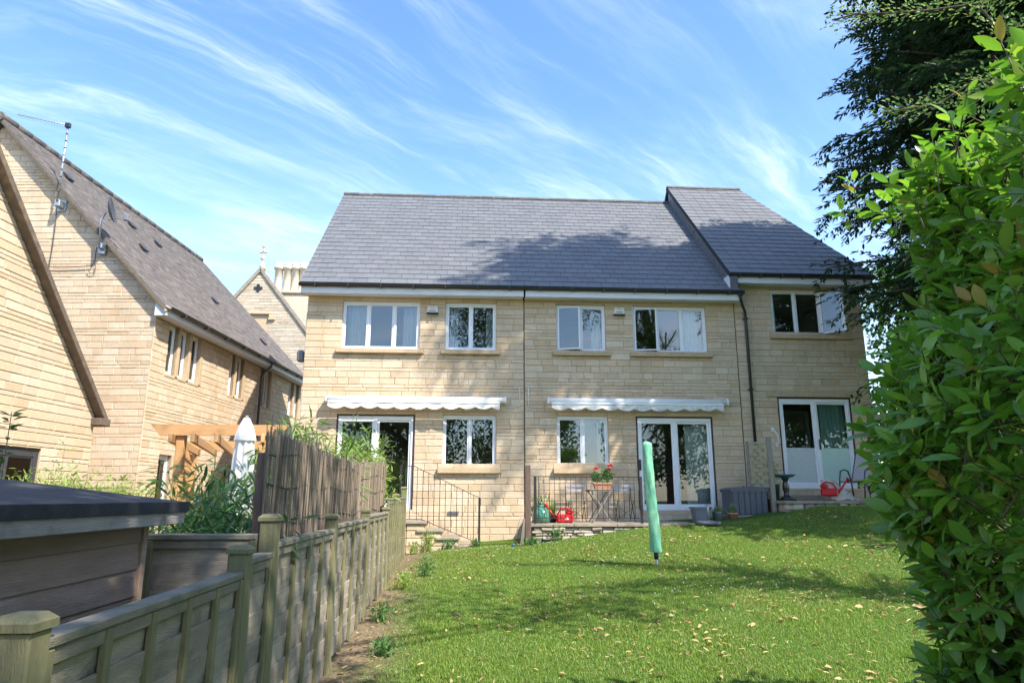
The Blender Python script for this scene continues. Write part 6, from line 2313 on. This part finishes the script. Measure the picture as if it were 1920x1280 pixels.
# a tree top showing between the far roofs
fb = at_y(440, 560, 60)
broadleaf('distant leafy tree top showing behind the tiled roof', (fb.x, 60, 1), ([(0, 0, 0), (0, 0, 6), (0, 0, fb.z - 4)], [.4, .3, .1]),
          [(random.uniform(-1.6, 1.6), random.uniform(-1.5, 1.5), fb.z - 3.2 + random.uniform(-2.5, 1.6)) for _ in range(14)], 260, .28, .2, LIME, 'distant_tree', 6, (.8, 1.3))

# ================================================================ BAMBOO AND OTHER PLANTS


def bamboo(label, base, culms, h, spread, nleaf, m, L_=.13, name='bamboo_plant', cat='bamboo', low=.25, W_=.018):
    t = thing(name, label, cat, base)
    cm_ = MB()
    Ps, Ds = [], []
    for c in range(culms):
        a = random.uniform(0, 6.28); ln_ = random.uniform(.2, 1) * spread
        b = Vector((random.gauss(0, spread * .25), random.gauss(0, spread * .25), 0))
        hh_ = h * random.uniform(.6, 1.05)
        pts = [b + Vector((cos(a) * ln_ * u ** 2, sin(a) * ln_ * u ** 2, hh_ * (u - .10 * u ** 3))) for u in (0, .25, .5, .75, 1)]
        cm_.tube(pts, [.006, .005, .004, .003, .0015], 5, False)
        for k in range(nleaf // culms):
            u = low + (1 - low) * random.random()
            i = min(3, int(u * 4)); p = pts[i].lerp(pts[i + 1], u * 4 - i)
            aa = random.uniform(0, 6.28); rr = random.uniform(.02, .22) * (1.1 - u * .6)
            o_ = Vector((cos(aa) * rr, sin(aa) * rr, random.uniform(-.05, .08)))
            Ps.append(p + o_); Ds.append(o_.normalized() * .8 + Vector((0, 0, random.uniform(-.9, .25))))
    cm_.build('culms', BAMB, t, fix=False)
    n = len(Ps)
    V_, F = leaves_np(np.array(Ps), np.array(Ds), RNG.normal(size=(n, 3)) * .7 + np.array([0, 0, 1]), RNG.uniform(.7, 1.2, n) * L_, RNG.uniform(.7, 1.2, n) * W_)
    np_mesh('leaves', V_, F, m, t)
    return t


bamboo('dense dark bamboo behind the low boundary fence', (-2.0, 5.5, gz1(-2, 5.5)), 44, 1.7, .6, 3400, BAMBD, .15, W_=.022)
bamboo('bamboo growing in front of the closed parasol', (-2.25, 6.4, gz1(-2.2, 6.4)), 30, 1.9, .6, 2400, BAMB, .15, W_=.022)
bamboo('bamboo tuft at the corner where reed screen and low fence meet', (-1.62, 5.1, gz1(-1.6, 5.1)), 14, 1.7, .35, 560, BAMBD)
bamboo('leafy bamboo rising above the near half of the reed screen', (-2.0, 9.0, gz1(-2.2, 9)), 34, 2.5, .7, 2400, BAMB, .18, low=.5, W_=.024)
bamboo('bright bamboo sprays arching over the far half of the reed screen', (-1.85, 11.4, gz1(-1.9, 11.4)), 36, 2.4, .8, 2600, FEATH, .15, low=.5, W_=.02)
bamboo('fine yellow bamboo at the fence end in front of the steps door', (-1.75, 12.9, gz1(-1.7, 12.9)), 28, 2.4, .45, 1500, FEATH, .13, low=.4)
bamboo('feathery green shrub along the foot of the neighbouring gable', (-6.4, 11.0, .45), 70, 1.75, 1.3, 5200, FEATH, .10, 'feathery_shrub', 'shrub', .1)
bamboo('tall feathery sprig against the neighbouring gable', (-6.75, 12.0, .45), 12, 2.25, .3, 700, FEATH, .08, 'feathery_shrub', 'shrub', .2)
bamboo('low green shrub beside the pergola post', (-4.7, 9.6, .4), 50, 1.6, .9, 4200, FEATH, .10, 'green_shrub', 'shrub', .1)
sp_ = at_y(22, 772, 6.2)
sapl = thing('sapling', 'slim dark leaved sapling rising behind the shed roof', 'sapling', (sp_.x, 6.2, .1))
ht = sp_.z - .1
MB().tube([(0, 0, 0), (.01, 0, ht * .5), (0, 0, ht)], [.012, .008, .003], 6).build('stem', TWIG, sapl)
n = 70
u = RNG.random(n) ** .8
a = RNG.uniform(0, 6.28, n)
P = np.stack([.012 * np.cos(a), .012 * np.sin(a), ht * (.35 + .65 * u)], 1)
V_, F = leaves_np(P, np.stack([np.cos(a), np.sin(a), RNG.uniform(-.1, .6, n)], 1), np.tile([0, 0, 1.], (n, 1)) + RNG.normal(size=(n, 3)) * .2, RNG.uniform(.05, .13, n), RNG.uniform(.03, .055, n))
np_mesh('leaves', V_, F, BAMBD, sapl)
for i, (x, y, r, h, m_, lab) in enumerate(((-1.02, 14.0, .16, .30, FEATH, 'yellow flowering plant at the foot of the garden steps'), (-.75, 14.15, .2, .55, FEATH, 'yellow green plant growing up the garden step masonry'),
                                           (-.35, 14.15, .18, .26, GERL, 'round leaved green plant on the second garden step'), (.18, 14.2, .14, .18, GERL, 'small green weed at the foot of the handrail post'),
                                           (1.25, 13.45, .22, .16, GERL, 'low weed with yellow flowers at the foot of the timber post'), (1.75, 13.5, .2, .35, GERL, 'weed growing out of the dry stone wall'),
                                           (-.85, 10.2, .22, .30, FEATH, 'pale weed clump on the bare strip along the fence'), (-.62, 11.2, .2, .34, GERL, 'taller green weed beside the far fence panels'),
                                           (-.95, 8.3, .25, .22, GERL, 'dark green weeds at the foot of the middle fence post'), (-.75, 6.9, .2, .18, GERL, 'low weeds on the earth beside the near fence panels'))):
    w_t = thing('weed', lab, 'weed', (x, y, gz1(x, y)))
    foliage(w_t, 'leaves', m_, 120, (0, 0, h * .4), (r * .8, r * .6, h * .42), .05, .022, up=.5)
    grass_clump(w_t, 'stems', m_, 40, (0, 0, 0), h, r * .8, .004)

# ================================================================ GRASS AND FALLEN LEAVES
NB = 430000
gx_ = RNG.uniform(-1.15, 9.3, NB * 2); gy_ = 5.2 + (14.9 - 5.2) * RNG.random(NB * 2) ** 1.15
keep = (gx_ < gy_ * .84 + .2) & ~((gx_ > 1.2) & (gy_ > 13.55) & (gx_ < 6.45)) & ~((gx_ > 6.4) & (gy_ > 13.9)) & ~((gx_ < .3) & (gy_ > 14.2))
pn = np.sin(gx_ * 3.1 + 1.7 * np.sin(gy_ * 1.3)) * np.sin(gy_ * 2.3 + 1.1 * np.sin(gx_ * 1.9)) * .5 + .5
edge = np.clip((gx_ + 1.12) / .8, 0, 1)
keep &= RNG.random(NB * 2) < (.03 + .30 * np.clip(pn * 2 - .9, 0, 1) + .97 * edge ** 1.6) * (.75 + .25 * pn)
gx_, gy_, pn = gx_[keep][:NB], gy_[keep][:NB], pn[keep][:NB]
n = len(gx_)
gz_ = gz(gx_, gy_)
a = RNG.uniform(0, 2 * pi, n)
h = RNG.uniform(.013, .036, n) * (.75 + .5 * pn)
ln_ = RNG.uniform(.1, 1.0, n) * h
w = RNG.uniform(.0022, .0045, n)
B = np.stack([gx_, gy_, gz_ - .003], 1)
T = np.stack([np.cos(a), np.sin(a), np.zeros(n)], 1) * w[:, None]
d2 = a + RNG.uniform(.8, 2.2, n)
tip = B + np.stack([np.cos(d2) * ln_, np.sin(d2) * ln_, h], 1)
V_ = np.stack([B - T, B + T, tip], 1).reshape(-1, 3)
GRASS = mat('grass_blade', (.10, .2, .03), .55, .25, .8, isl=.25, transl=.35, cols=[(.15, .25, .028), (.19, .30, .04), (.17, .28, .034), (.24, .33, .05), (.31, .33, .08)],
            wstain=((.26, .30, .06), (.9, .9, .9), .50, .72, .6))
go = np_mesh('grass', V_, np.arange(3 * n).reshape(-1, 3), GRASS)
tag(go, 'short mown green grass of the sloping lawn', 'grass', kind='stuff')

NL = 3800
lx = RNG.uniform(-1.1, 8.8, NL * 6); ly = 5.3 + 8.6 * RNG.random(NL * 6) ** 1.2
drift = np.clip(.5 + .9 * np.sin(lx * 1.9 + 1.3 * np.sin(ly * 1.1)) * np.sin(ly * 1.6 + np.sin(lx * 2.3)), .12, 1)
k = (lx < ly * .84) & ~((lx > 1.2) & (ly > 13.5)) & (RNG.random(NL * 6) < (.30 + .70 * np.clip((lx + 1) / 5, 0, 1)) * drift)
lx, ly = lx[k][:NL], ly[k][:NL]
n = len(lx)
P = np.stack([lx, ly, gz(lx, ly) + RNG.uniform(.015, .045, n)], 1)
a = RNG.uniform(0, 6.28, n)
D = np.stack([np.cos(a), np.sin(a), RNG.normal(0, .25, n)], 1)
Nn = np.stack([RNG.normal(0, .35, n), RNG.normal(0, .35, n), np.ones(n)], 1)
bract = RNG.random(n) < .88
Ls = np.where(bract, RNG.uniform(.05, .085, n), RNG.uniform(.045, .10, n))
Ws = np.where(bract, RNG.uniform(.008, .014, n), RNG.uniform(.025, .045, n))
V_, F = leaves_np(P, D, Nn, Ls, Ws, fold=.35)
lo_ = np_mesh('fallen_leaves', V_, F, DEADLEAF)
tag(lo_, 'dry fallen leaves and bracts scattered over the lawn', 'leaves', kind='stuff')
# tiny daisies
n = 240
cx_ = RNG.choice([0, 1, 2, 3, 4, 5], n); cen = np.array([(.9, 13.1), (2.2, 12.9), (.3, 13.6), (6.6, 9.6), (3.0, 9.0), (2.2, 10.9)])
x = cen[cx_, 0] + RNG.normal(0, .45, n); y = cen[cx_, 1] + RNG.normal(0, .3, n)
y = np.minimum(y, 13.45)
mb = MB()
for i in range(n):
    z = gz1(x[i], y[i]) + .045
    r = .011
    mb.add([(x[i] + r * cos(q), y[i] + r * sin(q), z + .004 * (q % 2)) for q in (0, 1.05, 2.1, 3.14, 4.2, 5.25)], [(0, 1, 2, 3, 4, 5)])
dz = mb.build('daisies', mat('daisy_petal', (.75, .75, .7), .7), None, fix=False)
tag(dz, 'small white daisies scattered in the grass near the terrace', 'flowers', kind='stuff')
# earth clods and chippings on the bare strip
n = 900
x = RNG.uniform(-1.15, -.1, n); y = RNG.uniform(5.2, 13.5, n)
mb = MB()
for i in range(n):
    s_ = random.uniform(.006, .022)
    z = gz1(x[i], y[i])
    q = [Vector((x[i], y[i], z)) + Vector((random.uniform(-1, 1), random.uniform(-1, 1), random.uniform(-.2, .9))) * s_ for _ in range(4)]
    mb.add(q, [(0, 1, 2), (0, 2, 3), (0, 3, 1), (1, 3, 2)])
ck = mb.build('bark_chippings', mat('bark_chip', (.2, .14, .09), .9, .2, 10, isl=.4, cols=[(.10, .07, .05), (.28, .21, .15), (.18, .12, .08)]), None, fix=False)
tag(ck, 'loose bark chips and soil crumbs on the bare strip by the fence', 'gravel', kind='stuff')
